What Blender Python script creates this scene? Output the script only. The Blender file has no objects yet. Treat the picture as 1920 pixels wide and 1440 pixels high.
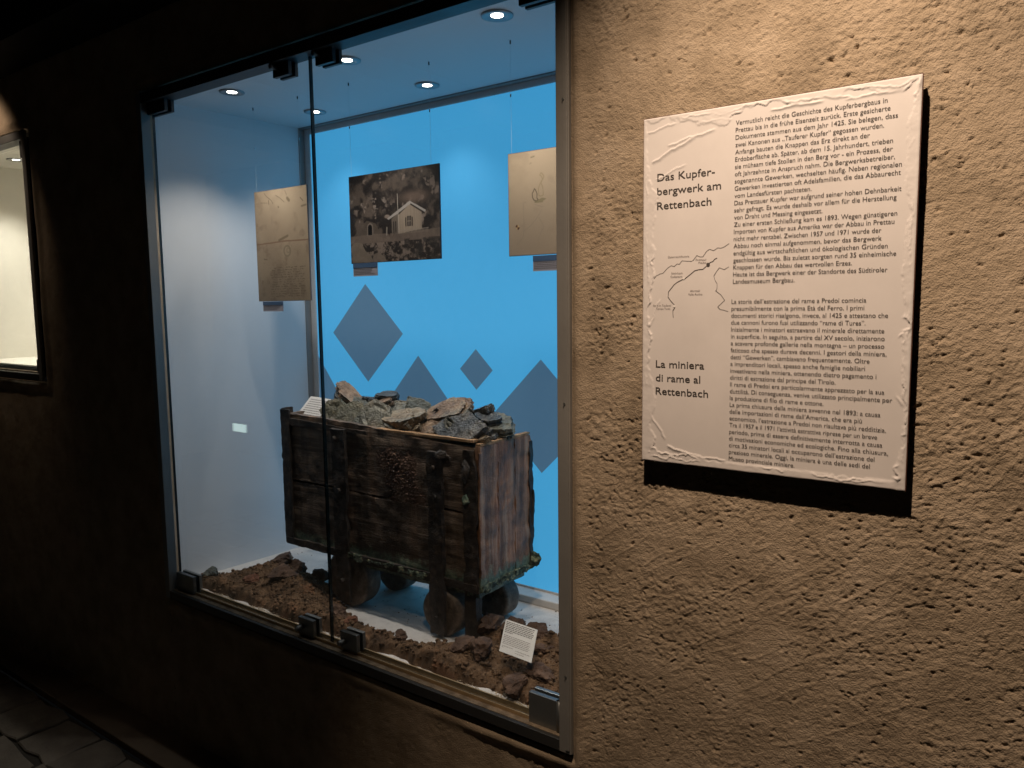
import bpy, bmesh, math, random
import numpy as np
from mathutils import Vector, Matrix, Euler

S = bpy.context.scene
COL = S.collection
rad = math.radians

# ---------------------------------------------------------------- camera
CAM = (0.0, -1.5, 1.65)
right = Vector((0.81169624, 0.58395682, -0.01198523))
up = Vector((-0.05130869, 0.09172925, 0.99446124))
fwd = Vector((-0.58182182, 0.80658551, -0.10441834))
cam = bpy.data.cameras.new('camera')
cam_o = bpy.data.objects.new('camera', cam)
COL.objects.link(cam_o)
cam.sensor_width = 36
cam.lens = 1423.381 / 1920 * 36
cam.clip_start = 0.02
cam.clip_end = 100
M = Matrix((right, up, -fwd)).transposed().to_4x4()
M.translation = Vector(CAM)
cam_o.matrix_world = M
S.camera = cam_o

# ---------------------------------------------------------------- world, exposure
W = bpy.data.worlds.new('World')
S.world = W
W.use_nodes = True
W.node_tree.nodes['Background'].inputs[0].default_value = (0.9, 0.95, 1.0, 1)
W.node_tree.nodes['Background'].inputs[1].default_value = 0.002
S.view_settings.view_transform = 'Standard'
S.view_settings.look = 'None'
S.view_settings.exposure = 0
S.view_settings.gamma = 1
S.view_settings.use_curve_mapping = False
S.cycles.max_bounces = 8
S.cycles.diffuse_bounces = 5
S.cycles.sample_clamp_indirect = 4

# ---------------------------------------------------------------- lamps (ceiling spots, an added walkway fill, case downlights)
def spot(name, loc, target, energy, angle, blend, color, radius=0.02):
    l = bpy.data.lights.new(name, 'SPOT')
    l.energy = energy; l.spot_size = rad(angle); l.spot_blend = blend
    l.color = color; l.shadow_soft_size = radius
    o = bpy.data.objects.new(name, l)
    COL.objects.link(o)
    o.location = loc
    d = Vector(target) - Vector(loc)
    o.rotation_euler = d.to_track_quat('-Z', 'Y').to_euler()
    return o
WARM = (1.0, 0.762, 0.555)
DOWN = (1.0, 0.925, 0.85)
wall_spot = spot('wall_spot_light', (-0.42, -0.94, 3.00), (-0.34, 0.0, 1.55), 168, 67, 1.0, WARM, 0.015)
far_spot = spot('far_spot_light', (-4.08, -0.36, 2.60), (-4.08, 0.0, 2.33), 8, 96, 0.4, WARM, 0.02)
walk_fill = spot('walkway_fill_light', (-3.0, -1.15, 2.60), (-3.0, -0.95, 0.0), 4.5, 48, 0.7, WARM, 0.03)  # unseen lamp, added to brighten the walkway floor
CASE_LAMPS = [(-2.389, .161), (-1.812, .169), (-1.231, .160), (-2.378, .518), (-1.799, .519), (-1.22, .519)]
for (x, y) in CASE_LAMPS:
    spot('downlight_beam', (x, y, 2.385), (x, y - (.10 if y > .3 else 0), 0), 9.0 if y > .3 else 19.0, 104, 1.0, DOWN, 0.022)
for (x, y) in ((-4.28, .217), (-3.95, .5)):
    spot('downlight_beam', (x, y, 2.385), (x + .05, y, 0), 42, 110, 0.9, (1.0, .93, .80), 0.022)

# ---------------------------------------------------------------- noise
def _h(ix, iy, seed):
    n = (ix.astype(np.int64) * 374761393 + iy.astype(np.int64) * 668265263 + seed * 982451653) & 0xffffffff
    n = ((n ^ (n >> 13)) * 1274126177) & 0xffffffff
    n = n ^ (n >> 16)
    return (n & 0xffffff) / float(0xffffff)
def vnoise(x, y, seed=0):
    x = np.asarray(x, float); y = np.asarray(y, float)
    ix = np.floor(x); iy = np.floor(y); fx = x - ix; fy = y - iy
    ux = fx * fx * fx * (fx * (fx * 6 - 15) + 10); uy = fy * fy * fy * (fy * (fy * 6 - 15) + 10)
    a = _h(ix, iy, seed); b = _h(ix + 1, iy, seed); c = _h(ix, iy + 1, seed); d = _h(ix + 1, iy + 1, seed)
    return (a + (b - a) * ux) * (1 - uy) + (c + (d - c) * ux) * uy
def fbm(x, y, seed=0, octv=4, gain=.5):
    t = 0; a = 1; s = 0
    for k in range(octv):
        t = t + a * vnoise(x * 2.03 ** k + k * 17.3, y * 2.03 ** k - k * 9.1, seed + k); s += a; a *= gain
    return t / s
def worley(x, y, seed=0):
    x = np.asarray(x, float); y = np.asarray(y, float)
    ix = np.floor(x); iy = np.floor(y)
    f1 = np.full(x.shape, 9.); f2 = np.full(x.shape, 9.); idv = np.zeros(x.shape)
    for dx in (-1, 0, 1):
        for dy in (-1, 0, 1):
            cx = ix + dx; cy = iy + dy
            px = cx + _h(cx, cy, seed); py = cy + _h(cx, cy, seed + 7)
            d = np.hypot(px - x, py - y)
            nearer = d < f1
            f2 = np.where(nearer, f1, np.minimum(f2, d)); idv = np.where(nearer, _h(cx, cy, seed + 13), idv)
            f1 = np.where(nearer, d, f1)
    return f1, f2, idv
def sstep(a, b, x):
    t = np.clip((x - a) / (b - a), 0, 1); return t * t * (3 - 2 * t)

# ---------------------------------------------------------------- mesh helpers
def tag(o, label=None, cat=None, group=None, kind=None):
    if label: o['label'] = label
    if cat: o['category'] = cat
    if group: o['group'] = group
    if kind: o['kind'] = kind
    return o
def empty(name, loc=(0, 0, 0), rot=(0, 0, 0)):
    o = bpy.data.objects.new(name, None); o.empty_display_size = .05
    COL.objects.link(o); o.location = loc; o.rotation_euler = rot
    return o
def link(name, me, mat=None, parent=None, smooth=False):
    o = bpy.data.objects.new(name, me); COL.objects.link(o)
    if mat is not None:
        for m in (mat if isinstance(mat, (list, tuple)) else [mat]): me.materials.append(m)
    if parent is not None: o.parent = parent
    if smooth: me.polygons.foreach_set('use_smooth', [True] * len(me.polygons))
    return o
class MB:
    def __init__(s): s.v = []; s.f = []; s.m = []
    def add(s, v, f, m=0):
        b = len(s.v); s.v += [tuple(p) for p in v]; s.f += [tuple(i + b for i in q) for q in f]; s.m += [m] * len(f); return s
    def box(s, x0, x1, y0, y1, z0, z1, m=0):
        v = [(x0, y0, z0), (x1, y0, z0), (x1, y1, z0), (x0, y1, z0), (x0, y0, z1), (x1, y0, z1), (x1, y1, z1), (x0, y1, z1)]
        return s.add(v, [(0, 3, 2, 1), (4, 5, 6, 7), (0, 1, 5, 4), (1, 2, 6, 5), (2, 3, 7, 6), (3, 0, 4, 7)], m)
    def tube(s, p, q, r, n=16, m=0, r2=None):
        p = Vector(p); q = Vector(q); d = (q - p).normalized(); r2 = r if r2 is None else r2
        a = d.orthogonal().normalized(); b = d.cross(a)
        v = [p + (a * math.cos(t) + b * math.sin(t)) * r for t in [2 * math.pi * i / n for i in range(n)]]
        v += [q + (a * math.cos(t) + b * math.sin(t)) * r2 for t in [2 * math.pi * i / n for i in range(n)]]
        f = [(i, (i + 1) % n, n + (i + 1) % n, n + i) for i in range(n)] + [tuple(range(n - 1, -1, -1)), tuple(range(n, 2 * n))]
        return s.add(v, f, m)
    def build(s, name, mat=None, parent=None, smooth=False, bevel=0):
        me = bpy.data.meshes.new(name); me.from_pydata(s.v, [], s.f); me.update()
        if any(s.m): me.polygons.foreach_set('material_index', s.m)
        o = link(name, me, mat, parent, smooth)
        if bevel:
            b = o.modifiers.new('b', 'BEVEL'); b.width = bevel; b.segments = 2; b.limit_method = 'ANGLE'
        return o
def grid_mesh(name, X, Y, Z, keep=None):
    """mesh from 2-D arrays of coordinates"""
    n, m = X.shape
    co = np.stack([X, Y, Z], -1).reshape(-1, 3)
    idx = np.arange(n * m).reshape(n, m)
    q = np.stack([idx[:-1, :-1], idx[1:, :-1], idx[1:, 1:], idx[:-1, 1:]], -1).reshape(-1, 4)
    if keep is not None: q = q[keep.reshape(-1)]
    me = bpy.data.meshes.new(name)
    me.vertices.add(len(co)); me.vertices.foreach_set('co', co.ravel().astype(np.float32))
    me.loops.add(len(q) * 4); me.loops.foreach_set('vertex_index', q.ravel().astype(np.int32))
    me.polygons.add(len(q)); me.polygons.foreach_set('loop_start', (np.arange(len(q)) * 4).astype(np.int32))
    me.update(calc_edges=True); me.validate()
    me.polygons.foreach_set('use_smooth', [True] * len(me.polygons))
    return me
def color_attr(me, rgb, name='print'):
    a = me.color_attributes.new(name, 'FLOAT_COLOR', 'POINT')
    c = np.ones((len(me.vertices), 4), np.float32); c[:, :3] = rgb.reshape(-1, 3)
    a.data.foreach_set('color', c.ravel())

# ---------------------------------------------------------------- materials
def NT(name):
    m = bpy.data.materials.new(name); m.use_nodes = True
    return m, m.node_tree.nodes, m.node_tree.links, m.node_tree.nodes['Principled BSDF']
def simple(name, col, rough=.5, metal=0, spec=.5, emit=None, es=0, bump=0, bscale=200):
    m, n, l, b = NT(name)
    b.inputs['Base Color'].default_value = (*col, 1); b.inputs['Roughness'].default_value = rough
    b.inputs['Metallic'].default_value = metal; b.inputs['Specular IOR Level'].default_value = spec
    if emit: b.inputs['Emission Color'].default_value = (*emit, 1); b.inputs['Emission Strength'].default_value = es
    if bump:
        t = n.new('ShaderNodeTexCoord'); k = n.new('ShaderNodeTexNoise'); k.inputs['Scale'].default_value = bscale; k.inputs['Detail'].default_value = 4
        u = n.new('ShaderNodeBump'); u.inputs['Strength'].default_value = bump; u.inputs['Distance'].default_value = .002
        l.new(t.outputs['Object'], k.inputs['Vector']); l.new(k.outputs['Fac'], u.inputs['Height']); l.new(u.outputs[0], b.inputs['Normal'])
        mx = n.new('ShaderNodeMix'); mx.data_type = 'RGBA'; mx.blend_type = 'MULTIPLY'; mx.inputs[0].default_value = .35
        mx.inputs[6].default_value = (*col, 1)
        k2 = n.new('ShaderNodeTexNoise'); k2.inputs['Scale'].default_value = bscale * .06; k2.inputs['Detail'].default_value = 5
        l.new(t.outputs['Object'], k2.inputs['Vector']); l.new(k2.outputs['Fac'], mx.inputs[7]); l.new(mx.outputs[2], b.inputs['Base Color'])
        r = n.new('ShaderNodeMapRange'); r.inputs[3].default_value = max(0, rough - .12); r.inputs[4].default_value = min(1, rough + .15)
        l.new(k2.outputs['Fac'], r.inputs[0]); l.new(r.outputs[0], b.inputs['Roughness'])
    return m
def ramp(n, stops):
    r = n.new('ShaderNodeValToRGB'); e = r.color_ramp.elements
    while len(e) > 1: e.remove(e[0])
    e[0].position = stops[0][0]; e[0].color = (*stops[0][1], 1)
    for p, c in stops[1:]:
        q = e.new(p); q.color = (*c, 1)
    return r
def noisy(name, stops, scale, stretch=(1, 1, 1), rough=.8, bump=.4, bdist=.002, fine=350, detail=8, spec=.3, stops2=None, scale2=20, fac2=(.45, .6), metal=0, distort=0.0):
    m, n, l, b = NT(name)
    t = n.new('ShaderNodeTexCoord'); mp = n.new('ShaderNodeMapping'); mp.inputs['Scale'].default_value = stretch
    l.new(t.outputs['Object'], mp.inputs[0])
    k = n.new('ShaderNodeTexNoise'); k.inputs['Scale'].default_value = scale; k.inputs['Detail'].default_value = detail; k.inputs['Roughness'].default_value = .62
    k.inputs['Distortion'].default_value = distort
    l.new(mp.outputs[0], k.inputs['Vector'])
    r = ramp(n, stops); l.new(k.outputs['Fac'], r.inputs[0]); out = r.outputs[0]
    if stops2:
        k3 = n.new('ShaderNodeTexNoise'); k3.inputs['Scale'].default_value = scale2; k3.inputs['Detail'].default_value = 6; k3.inputs['Roughness'].default_value = .7
        l.new(mp.outputs[0], k3.inputs['Vector'])
        mr = n.new('ShaderNodeMapRange'); mr.inputs[1].default_value = fac2[0]; mr.inputs[2].default_value = fac2[1]; l.new(k3.outputs['Fac'], mr.inputs[0])
        r2 = ramp(n, stops2); l.new(k.outputs['Fac'], r2.inputs[0])
        mx = n.new('ShaderNodeMix'); mx.data_type = 'RGBA'; l.new(mr.outputs[0], mx.inputs[0]); l.new(out, mx.inputs[6]); l.new(r2.outputs[0], mx.inputs[7]); out = mx.outputs[2]
    l.new(out, b.inputs['Base Color'])
    f = n.new('ShaderNodeTexNoise'); f.inputs['Scale'].default_value = fine; f.inputs['Detail'].default_value = 5; l.new(mp.outputs[0], f.inputs['Vector'])
    ad = n.new('ShaderNodeMath'); ad.operation = 'ADD'; l.new(k.outputs['Fac'], ad.inputs[0]); l.new(f.outputs['Fac'], ad.inputs[1])
    u = n.new('ShaderNodeBump'); u.inputs['Strength'].default_value = bump; u.inputs['Distance'].default_value = bdist
    l.new(ad.outputs[0], u.inputs['Height']); l.new(u.outputs[0], b.inputs['Normal'])
    b.inputs['Roughness'].default_value = rough; b.inputs['Specular IOR Level'].default_value = spec; b.inputs['Metallic'].default_value = metal
    return m
M_plaster = noisy('clay_plaster', [(.3, (.25, .194, .136)), (.5, (.352, .275, .197)), (.7, (.43, .342, .255))], 9, rough=.95, bump=1.0, bdist=.0030, fine=330, spec=.12)
M_dark = noisy('room_ceiling_black', [(.3, (.012, .011, .01)), (.7, (.03, .027, .024))], 5, rough=.9, bump=.3)
M_timber = noisy('dark_timber', [(.3, (.02, .015, .011)), (.7, (.05, .036, .025))], 12, (1, 8, 8), rough=.8)
M_stonefloor = noisy('floor_stone', [(.3, (.10, .085, .07)), (.7, (.20, .17, .14))], 7, rough=.75, bump=.5, bdist=.004, fine=120)
M_strip = noisy('floor_edge_stone', [(.3, (.16, .12, .09)), (.7, (.24, .19, .14))], 5, rough=.8, bump=.4, bdist=.003, fine=160)
M_white = simple('white_paint', (.70, .70, .71), .55, bump=.15, bscale=60)
M_case2 = simple('cream_paint', (.66, .635, .575), .6, bump=.1, bscale=60)
M_white.node_tree.nodes['Mix'].inputs[0].default_value = .06
M_case2.node_tree.nodes['Mix'].inputs[0].default_value = .06
M_floorw = noisy('case_floor_white', [(.25, (.42, .38, .35)), (.45, (.60, .55, .51)), (.8, (.66, .61, .57))], 14, rough=.6, bump=.12, fine=200)
M_alu = simple('aluminium_profile', (.31, .30, .285), .45, .25, bump=.25, bscale=90)
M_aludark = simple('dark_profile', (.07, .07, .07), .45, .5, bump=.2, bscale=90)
M_clamp = simple('clamp_metal', (.30, .31, .31), .38, .8, bump=.2, bscale=120)
M_clampdark = simple('clamp_black', (.03, .03, .032), .4, .3)
M_rubber = simple('gasket_black', (.012, .012, .012), .7)
M_brass = simple('brass_channel', (.62, .46, .27), .35, .6, bump=.3, bscale=60)
M_ledge = noisy('dusty_ledge', [(.35, (.10, .075, .05)), (.6, (.22, .17, .12)), (.8, (.36, .29, .21))], 30, rough=.9, bump=.5, fine=300)
M_gray = simple('grey_shadow_gap', (.24, .23, .22), .6)
M_bulb = simple('lamp_lens', (.9, .9, .9), .3, emit=(1, .93, .82), es=14)
M_ring = simple('lamp_ring', (.28, .29, .30), .35, .6)
M_string = simple('nylon_string', (.5, .55, .6), .3)
M_glint = simple('steel_crimp', (.8, .8, .8), .15, 1)
M_card = simple('white_card', (.78, .75, .72), .7)
M_ink = simple('print_ink', (.055, .046, .042), .7)
M_inkgrey = simple('print_ink_grey', (.13, .10, .09), .7)
M_capblue = simple('caption_blue_print', (.055, .11, .21), .6)
M_capgrey = simple('caption_card_grey', (.36, .33, .36), .6)
M_boardedge = simple('board_edge_brown', (.10, .035, .022), .6)
M_boardside = simple('board_side', (.055, .035, .026), .7)
M_panel = noisy('panel_plaster_white', [(.3, (.60, .56, .545)), (.7, (.67, .625, .61))], 8, rough=.75, bump=.12, bdist=.0008, fine=500, spec=.25)

def blueprint(name, base, em, es):
    m, n, l, b = NT(name)
    b.inputs['Base Color'].default_value = (*base, 1); b.inputs['Roughness'].default_value = .38
    b.inputs['Specular IOR Level'].default_value = .35
    b.inputs['Emission Color'].default_value = (*em, 1); b.inputs['Emission Strength'].default_value = es
    return m
M_blue = blueprint('backlit_blue_sheet', (.06, .22, .38), (.058, .36, .68), .88)
M_diam = blueprint('backlit_slate_blue_print', (.075, .125, .17), (.06, .14, .24), .78)

def glassmat():
    m, n, l, b = NT('window_glass'); n.remove(b)
    out = n['Material Output']
    tr = n.new('ShaderNodeBsdfTransparent'); tr.inputs[0].default_value = (.955, .97, .965, 1)
    gl = n.new('ShaderNodeBsdfGlossy'); gl.inputs['Roughness'].default_value = 0.0; gl.inputs[0].default_value = (1, 1, 1, 1)
    fr = n.new('ShaderNodeFresnel')
    ge = n.new('ShaderNodeNewGeometry'); mr = n.new('ShaderNodeMapRange')   # the same air-to-glass index on both faces of the pane
    mr.inputs[3].default_value = 1.5; mr.inputs[4].default_value = 1 / 1.5
    l.new(ge.outputs['Backfacing'], mr.inputs[0]); l.new(mr.outputs[0], fr.inputs[0])
    mx = n.new('ShaderNodeMixShader')
    l.new(fr.outputs[0], mx.inputs[0]); l.new(tr.outputs[0], mx.inputs[1]); l.new(gl.outputs[0], mx.inputs[2]); l.new(mx.outputs[0], out.inputs[0])
    return m
M_glass = glassmat()
M_glassedge = simple('glass_edge_dark', (.004, .012, .014), .25)

def vcol(name, rough=.6, spec=.3):
    m, n, l, b = NT(name)
    a = n.new('ShaderNodeVertexColor'); a.layer_name = 'print'
    l.new(a.outputs[0], b.inputs['Base Color']); b.inputs['Roughness'].default_value = rough; b.inputs['Specular IOR Level'].default_value = spec
    return m
M_print = vcol('matt_print')

def cart_wood(name, axis, dark, mid, light, green_z=None, streak=(4, 90), rough=.42):
    """old stained wood: grain along an axis, pale and rusty streaks, verdigris crust near the lower iron"""
    m, n, l, b = NT(name)
    t = n.new('ShaderNodeTexCoord')
    mp = n.new('ShaderNodeMapping')
    sc = [streak[1]] * 3; sc[axis] = streak[0]
    mp.inputs['Scale'].default_value = sc; l.new(t.outputs['Object'], mp.inputs[0])
    k = n.new('ShaderNodeTexNoise'); k.inputs['Scale'].default_value = .45; k.inputs['Detail'].default_value = 9; k.inputs['Roughness'].default_value = .65; k.inputs['Distortion'].default_value = .6
    l.new(mp.outputs[0], k.inputs['Vector'])
    r = ramp(n, [(.28, dark), (.5, mid), (.72, light)]); l.new(k.outputs['Fac'], r.inputs[0])
    # vertical running stains
    mp2 = n.new('ShaderNodeMapping'); mp2.inputs['Scale'].default_value = (26, 26, 2.2); l.new(t.outputs['Object'], mp2.inputs[0])
    k2 = n.new('ShaderNodeTexNoise'); k2.inputs['Scale'].default_value = 1.0; k2.inputs['Detail'].default_value = 7; l.new(mp2.outputs[0], k2.inputs['Vector'])
    r2 = ramp(n, [(.36, (.25, .22, .20)), (.5, (1, 1, 1)), (.62, (1.0, .78, .62)), (.72, (2.2, 2.0, 1.9))]); l.new(k2.outputs['Fac'], r2.inputs[0])
    mx = n.new('ShaderNodeMix'); mx.data_type = 'RGBA'; mx.blend_type = 'MULTIPLY'; mx.inputs[0].default_value = .6
    l.new(r.outputs[0], mx.inputs[6]); l.new(r2.outputs[0], mx.inputs[7]); out = mx.outputs[2]
    # blotchy dirt
    k3 = n.new('ShaderNodeTexNoise'); k3.inputs['Scale'].default_value = 9; k3.inputs['Detail'].default_value = 8; k3.inputs['Roughness'].default_value = .7
    l.new(t.outputs['Object'], k3.inputs['Vector'])
    r3 = ramp(n, [(.35, (.3, .28, .27)), (.55, (1, 1, 1))]); l.new(k3.outputs['Fac'], r3.inputs[0])
    mx2 = n.new('ShaderNodeMix'); mx2.data_type = 'RGBA'; mx2.blend_type = 'MULTIPLY'; mx2.inputs[0].default_value = .8
    l.new(out, mx2.inputs[6]); l.new(r3.outputs[0], mx2.inputs[7]); out = mx2.outputs[2]
    if green_z:
        sp = n.new('ShaderNodeSeparateXYZ'); l.new(t.outputs['Object'], sp.inputs[0])
        mr = n.new('ShaderNodeMapRange'); mr.inputs[1].default_value = green_z[0]; mr.inputs[2].default_value = green_z[1]; mr.inputs[3].default_value = .33; mr.inputs[4].default_value = -.12
        l.new(sp.outputs[2], mr.inputs[0])
        k4 = n.new('ShaderNodeTexNoise'); k4.inputs['Scale'].default_value = 38; k4.inputs['Detail'].default_value = 8; k4.inputs['Roughness'].default_value = .75
        l.new(t.outputs['Object'], k4.inputs['Vector'])
        ad = n.new('ShaderNodeMath'); ad.operation = 'ADD'; l.new(k4.outputs['Fac'], ad.inputs[0]); l.new(mr.outputs[0], ad.inputs[1])
        m2 = n.new('ShaderNodeMapRange'); m2.inputs[1].default_value = .58; m2.inputs[2].default_value = .74; l.new(ad.outputs[0], m2.inputs[0])
        r4 = ramp(n, [(.35, (.03, .045, .035)), (.5, (.12, .17, .12)), (.65, (.34, .33, .21))]); l.new(k4.outputs['Fac'], r4.inputs[0])
        mx3 = n.new('ShaderNodeMix'); mx3.data_type = 'RGBA'; l.new(m2.outputs[0], mx3.inputs[0]); l.new(out, mx3.inputs[6]); l.new(r4.outputs[0], mx3.inputs[7]); out = mx3.outputs[2]
    l.new(out, b.inputs['Base Color'])
    f = n.new('ShaderNodeTexNoise'); f.inputs['Scale'].default_value = 260; f.inputs['Detail'].default_value = 4; l.new(t.outputs['Object'], f.inputs['Vector'])
    a1 = n.new('ShaderNodeMath'); a1.operation = 'MULTIPLY_ADD'; a1.inputs[1].default_value = .5; l.new(f.outputs['Fac'], a1.inputs[0]); l.new(k.outputs['Fac'], a1.inputs[2])
    u = n.new('ShaderNodeBump'); u.inputs['Strength'].default_value = 1.0; u.inputs['Distance'].default_value = .007
    l.new(a1.outputs[0], u.inputs['Height']); l.new(u.outputs[0], b.inputs['Normal'])
    rr = n.new('ShaderNodeMapRange'); rr.inputs[3].default_value = rough - .18; rr.inputs[4].default_value = rough + .3; l.new(k3.outputs['Fac'], rr.inputs[0]); l.new(rr.outputs[0], b.inputs['Roughness'])
    b.inputs['Specular IOR Level'].default_value = .45
    return m
M_wfront = cart_wood('stained_side_wood', 0, (.05, .034, .025), (.165, .112, .077), (.36, .26, .185), (.80, .86))
M_wend = cart_wood('stained_end_wood', 2, (.16, .075, .042), (.39, .19, .105), (.62, .42, .29), (.80, .87), streak=(5, 60))
M_wflake = noisy('flaking_red_brown_wood', [(.3, (.04, .02, .014)), (.5, (.15, .08, .05)), (.72, (.34, .20, .13))], 30, rough=.42, bump=.9, bdist=.003, fine=250, spec=.6)
M_wtop = noisy('bare_rim_wood', [(.3, (.16, .09, .045)), (.55, (.36, .21, .11)), (.75, (.50, .32, .18))], 20, (.3, 3, 3), rough=.7, bump=.6, fine=200)
M_iron = noisy('rusted_dark_iron', [(.3, (.014, .012, .011)), (.55, (.05, .037, .03)), (.75, (.16, .105, .07))], 38, rough=.55, bump=.9, bdist=.004, fine=240,
               stops2=[(.4, (.05, .06, .05)), (.7, (.20, .20, .17))], scale2=16, fac2=(.62, .75), metal=.25, spec=.5)
M_wheel = noisy('worn_wheel_wood', [(.3, (.06, .045, .036)), (.55, (.20, .15, .115)), (.75, (.38, .29, .21))], 16, rough=.6, bump=.6, bdist=.003, fine=160,
                stops2=[(.4, (.02, .016, .012)), (.7, (.07, .05, .035))], scale2=12, fac2=(.45, .65))
M_verd = noisy('verdigris_crust', [(.36, (.022, .022, .018)), (.47, (.05, .065, .048)), (.56, (.15, .18, .12)), (.63, (.34, .32, .20)), (.74, (.40, .24, .11))], 75, rough=.85, bump=1, bdist=.004, fine=300)
M_soil = noisy('brown_soil', [(.28, (.034, .020, .012)), (.5, (.13, .074, .040)), (.72, (.24, .145, .082))], 22, rough=.95, bump=.9, bdist=.003, fine=420,
               stops2=[(.4, (.13, .055, .026)), (.7, (.22, .10, .05))], scale2=11, fac2=(.56, .7))
M_clod = noisy('brown_earth_lump', [(.28, (.035, .02, .014)), (.5, (.10, .057, .038)), (.72, (.20, .12, .08))], 28, rough=.9, bump=.8, bdist=.003, fine=300)
M_clod_red = noisy('reddish_earth_lump', [(.28, (.05, .02, .013)), (.5, (.15, .062, .034)), (.72, (.23, .11, .07))], 28, rough=.9, bump=.8, bdist=.003, fine=300)
M_chip = simple('pale_chips', (.62, .50, .36), .9, bump=.5, bscale=200)
def slate(name, a, b_, c, a2, c2, rough=.45):
    return noisy(name, [(.3, a), (.5, b_), (.72, c)], 26, rough=rough, bump=1.0, bdist=.006, fine=150, stops2=[(.4, a2), (.7, c2)], scale2=14, fac2=(.5, .66), spec=.55, distort=.5)
M_rust = slate('rust_stained_schist', (.06, .035, .022), (.21, .125, .07), (.42, .29, .18), (.05, .05, .042), (.20, .19, .15))
M_olive = slate('olive_grey_schist', (.028, .026, .018), (.10, .09, .056), (.23, .20, .125), (.04, .035, .03), (.17, .12, .07))
M_greyst = slate('pale_grey_schist', (.045, .042, .034), (.16, .148, .112), (.32, .29, .22), (.10, .07, .045), (.27, .21, .14))
M_black = slate('dark_glossy_schist', (.012, .013, .014), (.045, .047, .048), (.13, .13, .125), (.03, .025, .02), (.16, .12, .08), rough=.3)
M_greenst = slate('dark_green_schist', (.02, .022, .018), (.07, .072, .055), (.16, .16, .12), (.04, .035, .025), (.16, .14, .10))
M_tan = slate('tan_schist', (.09, .065, .04), (.24, .175, .11), (.40, .32, .22), (.05, .045, .035), (.17, .15, .11))

# ================================================================ SETTING
WX0, WX1, WTOP = -8.0, 3.2, 2.66
# ---- wall with displaced stucco
OPEN = [(-2.704, -0.909, 0.546, 2.418), (-5.0, -3.592, 1.330, 2.424)]
def stucco(X, Z, fine=True):
    big = (fbm(X * 2.1, Z * 2.1, 3, 3) - .5) * .018
    mid = (fbm(X * 11, Z * 11, 21, 3) - .5) * .0022
    Xr = X * .9 + Z * .45; Zr = Z * 1.15 - X * .35
    mask = .55 + .62 * sstep(.34, .66, fbm(Xr * 6, Zr * 8, 40, 4, .6))
    qx = X + (fbm(X * 60, Z * 60, 51, 2) - .5) * .012; qz = Z + (fbm(X * 60, Z * 60, 53, 2) - .5) * .012
    qa = qx * .9 + qz * .42; qb = qz * 1.0 - qx * .42
    f1, f2, i1 = worley(qa * 92, qb * 135, 55)
    g1, g2, i2 = worley(qa * 165, qb * 220, 57)
    shards = (i1 - .5) * sstep(0, .14, f2 - f1) * .0018 + (i2 - .5) * sstep(0, .18, g2 - g1) * .0016
    grain = fbm(X * 170, Z * 200, 90, 2)
    rough = fbm(Xr * 70, Zr * 95, 59, 2)
    h = big + mid + shards * mask + (rough - .5) * .0018 * mask + (grain - .5) * (.0006 + .0012 * mask)
    tw = np.abs(2 * fbm((X * .8 + Z * .6) * 4, (Z * .8 - X * .6) * 22, 66, 3) - 1)
    h = h + sstep(.10, .0, tw) * .0012 * sstep(.45, .65, fbm(X * 3, Z * 3, 67, 2))
    if fine:
        pit = sstep(.78, .88, fbm(X * 95, Z * 130, 101, 2)) * mask
        h = h - pit * .0036
        w, w2, wid = worley(qa * 70, qb * 95, 120)
        h = h - np.where(wid < .035, sstep(.42, .15, w) * .0042, 0)
    return h
def edge_dist(X, Z):
    d = np.full(X.shape, 9.)
    for (x0, x1, z0, z1) in OPEN:
        dx = np.maximum(np.maximum(x0 - X, X - x1), 0); dz = np.maximum(np.maximum(z0 - Z, Z - z1), 0)
        d = np.minimum(d, np.hypot(dx, dz))
    return d
wall_pieces = []
def wall_patch(x0, x1, z0, z1, step, fine):
    nx = max(2, int((x1 - x0) / step) + 1); nz = max(2, int((z1 - z0) / step) + 1)
    X, Z = np.meshgrid(np.linspace(x0, x1, nx), np.linspace(z0, z1, nz), indexing='ij')
    h = stucco(X, Z, fine)
    d = edge_dist(X, Z)
    h = h * sstep(0, .05, d) + .010 * np.exp(-((d - .020) / .018) ** 2) * (.5 + fbm(X * 6, Z * 6, 9, 2)) * sstep(-.001, .012, d)
    h = h + 0.0015 * np.exp(-(d / .01) ** 2)
    me = grid_mesh('wall', X, -h, Z)
    me.flip_normals() if False else None
    wall_pieces.append(me)
wall_patch(-0.909, 0.16, 0.22, 2.56, .0024, True)
wall_patch(-0.909, 0.16, 0.0, 0.22, .01, False); wall_patch(-0.909, 0.16, 2.56, WTOP, .01, False)
wall_patch(0.16, 0.50, 0.0, WTOP, .008, False)
wall_patch(0.50, WX1, 0.0, WTOP, .03, False)
wall_patch(-2.704, -0.909, 0.0, 0.546, .0065, True)
wall_patch(-2.704, -0.909, 2.418, WTOP, .02, False)
wall_patch(-3.592, -2.704, 0.0, WTOP, .011, False)
wall_patch(-5.0, -3.592, 0.0, 1.330, .012, False)
wall_patch(-5.0, -3.592, 2.424, WTOP, .012, False)
wall_patch(WX0, -5.0, 0.0, WTOP, .04, False)
bm = bmesh.new()
for me in wall_pieces: bm.from_mesh(me)
me = bpy.data.meshes.new('wall'); bm.to_mesh(me); bm.free()
for p in wall_pieces: bpy.data.meshes.remove(p)
wall = link('wall', me, M_plaster); me.polygons.foreach_set('use_smooth', [True] * len(me.polygons))
tag(wall, kind='structure')
rv = MB()
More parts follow.
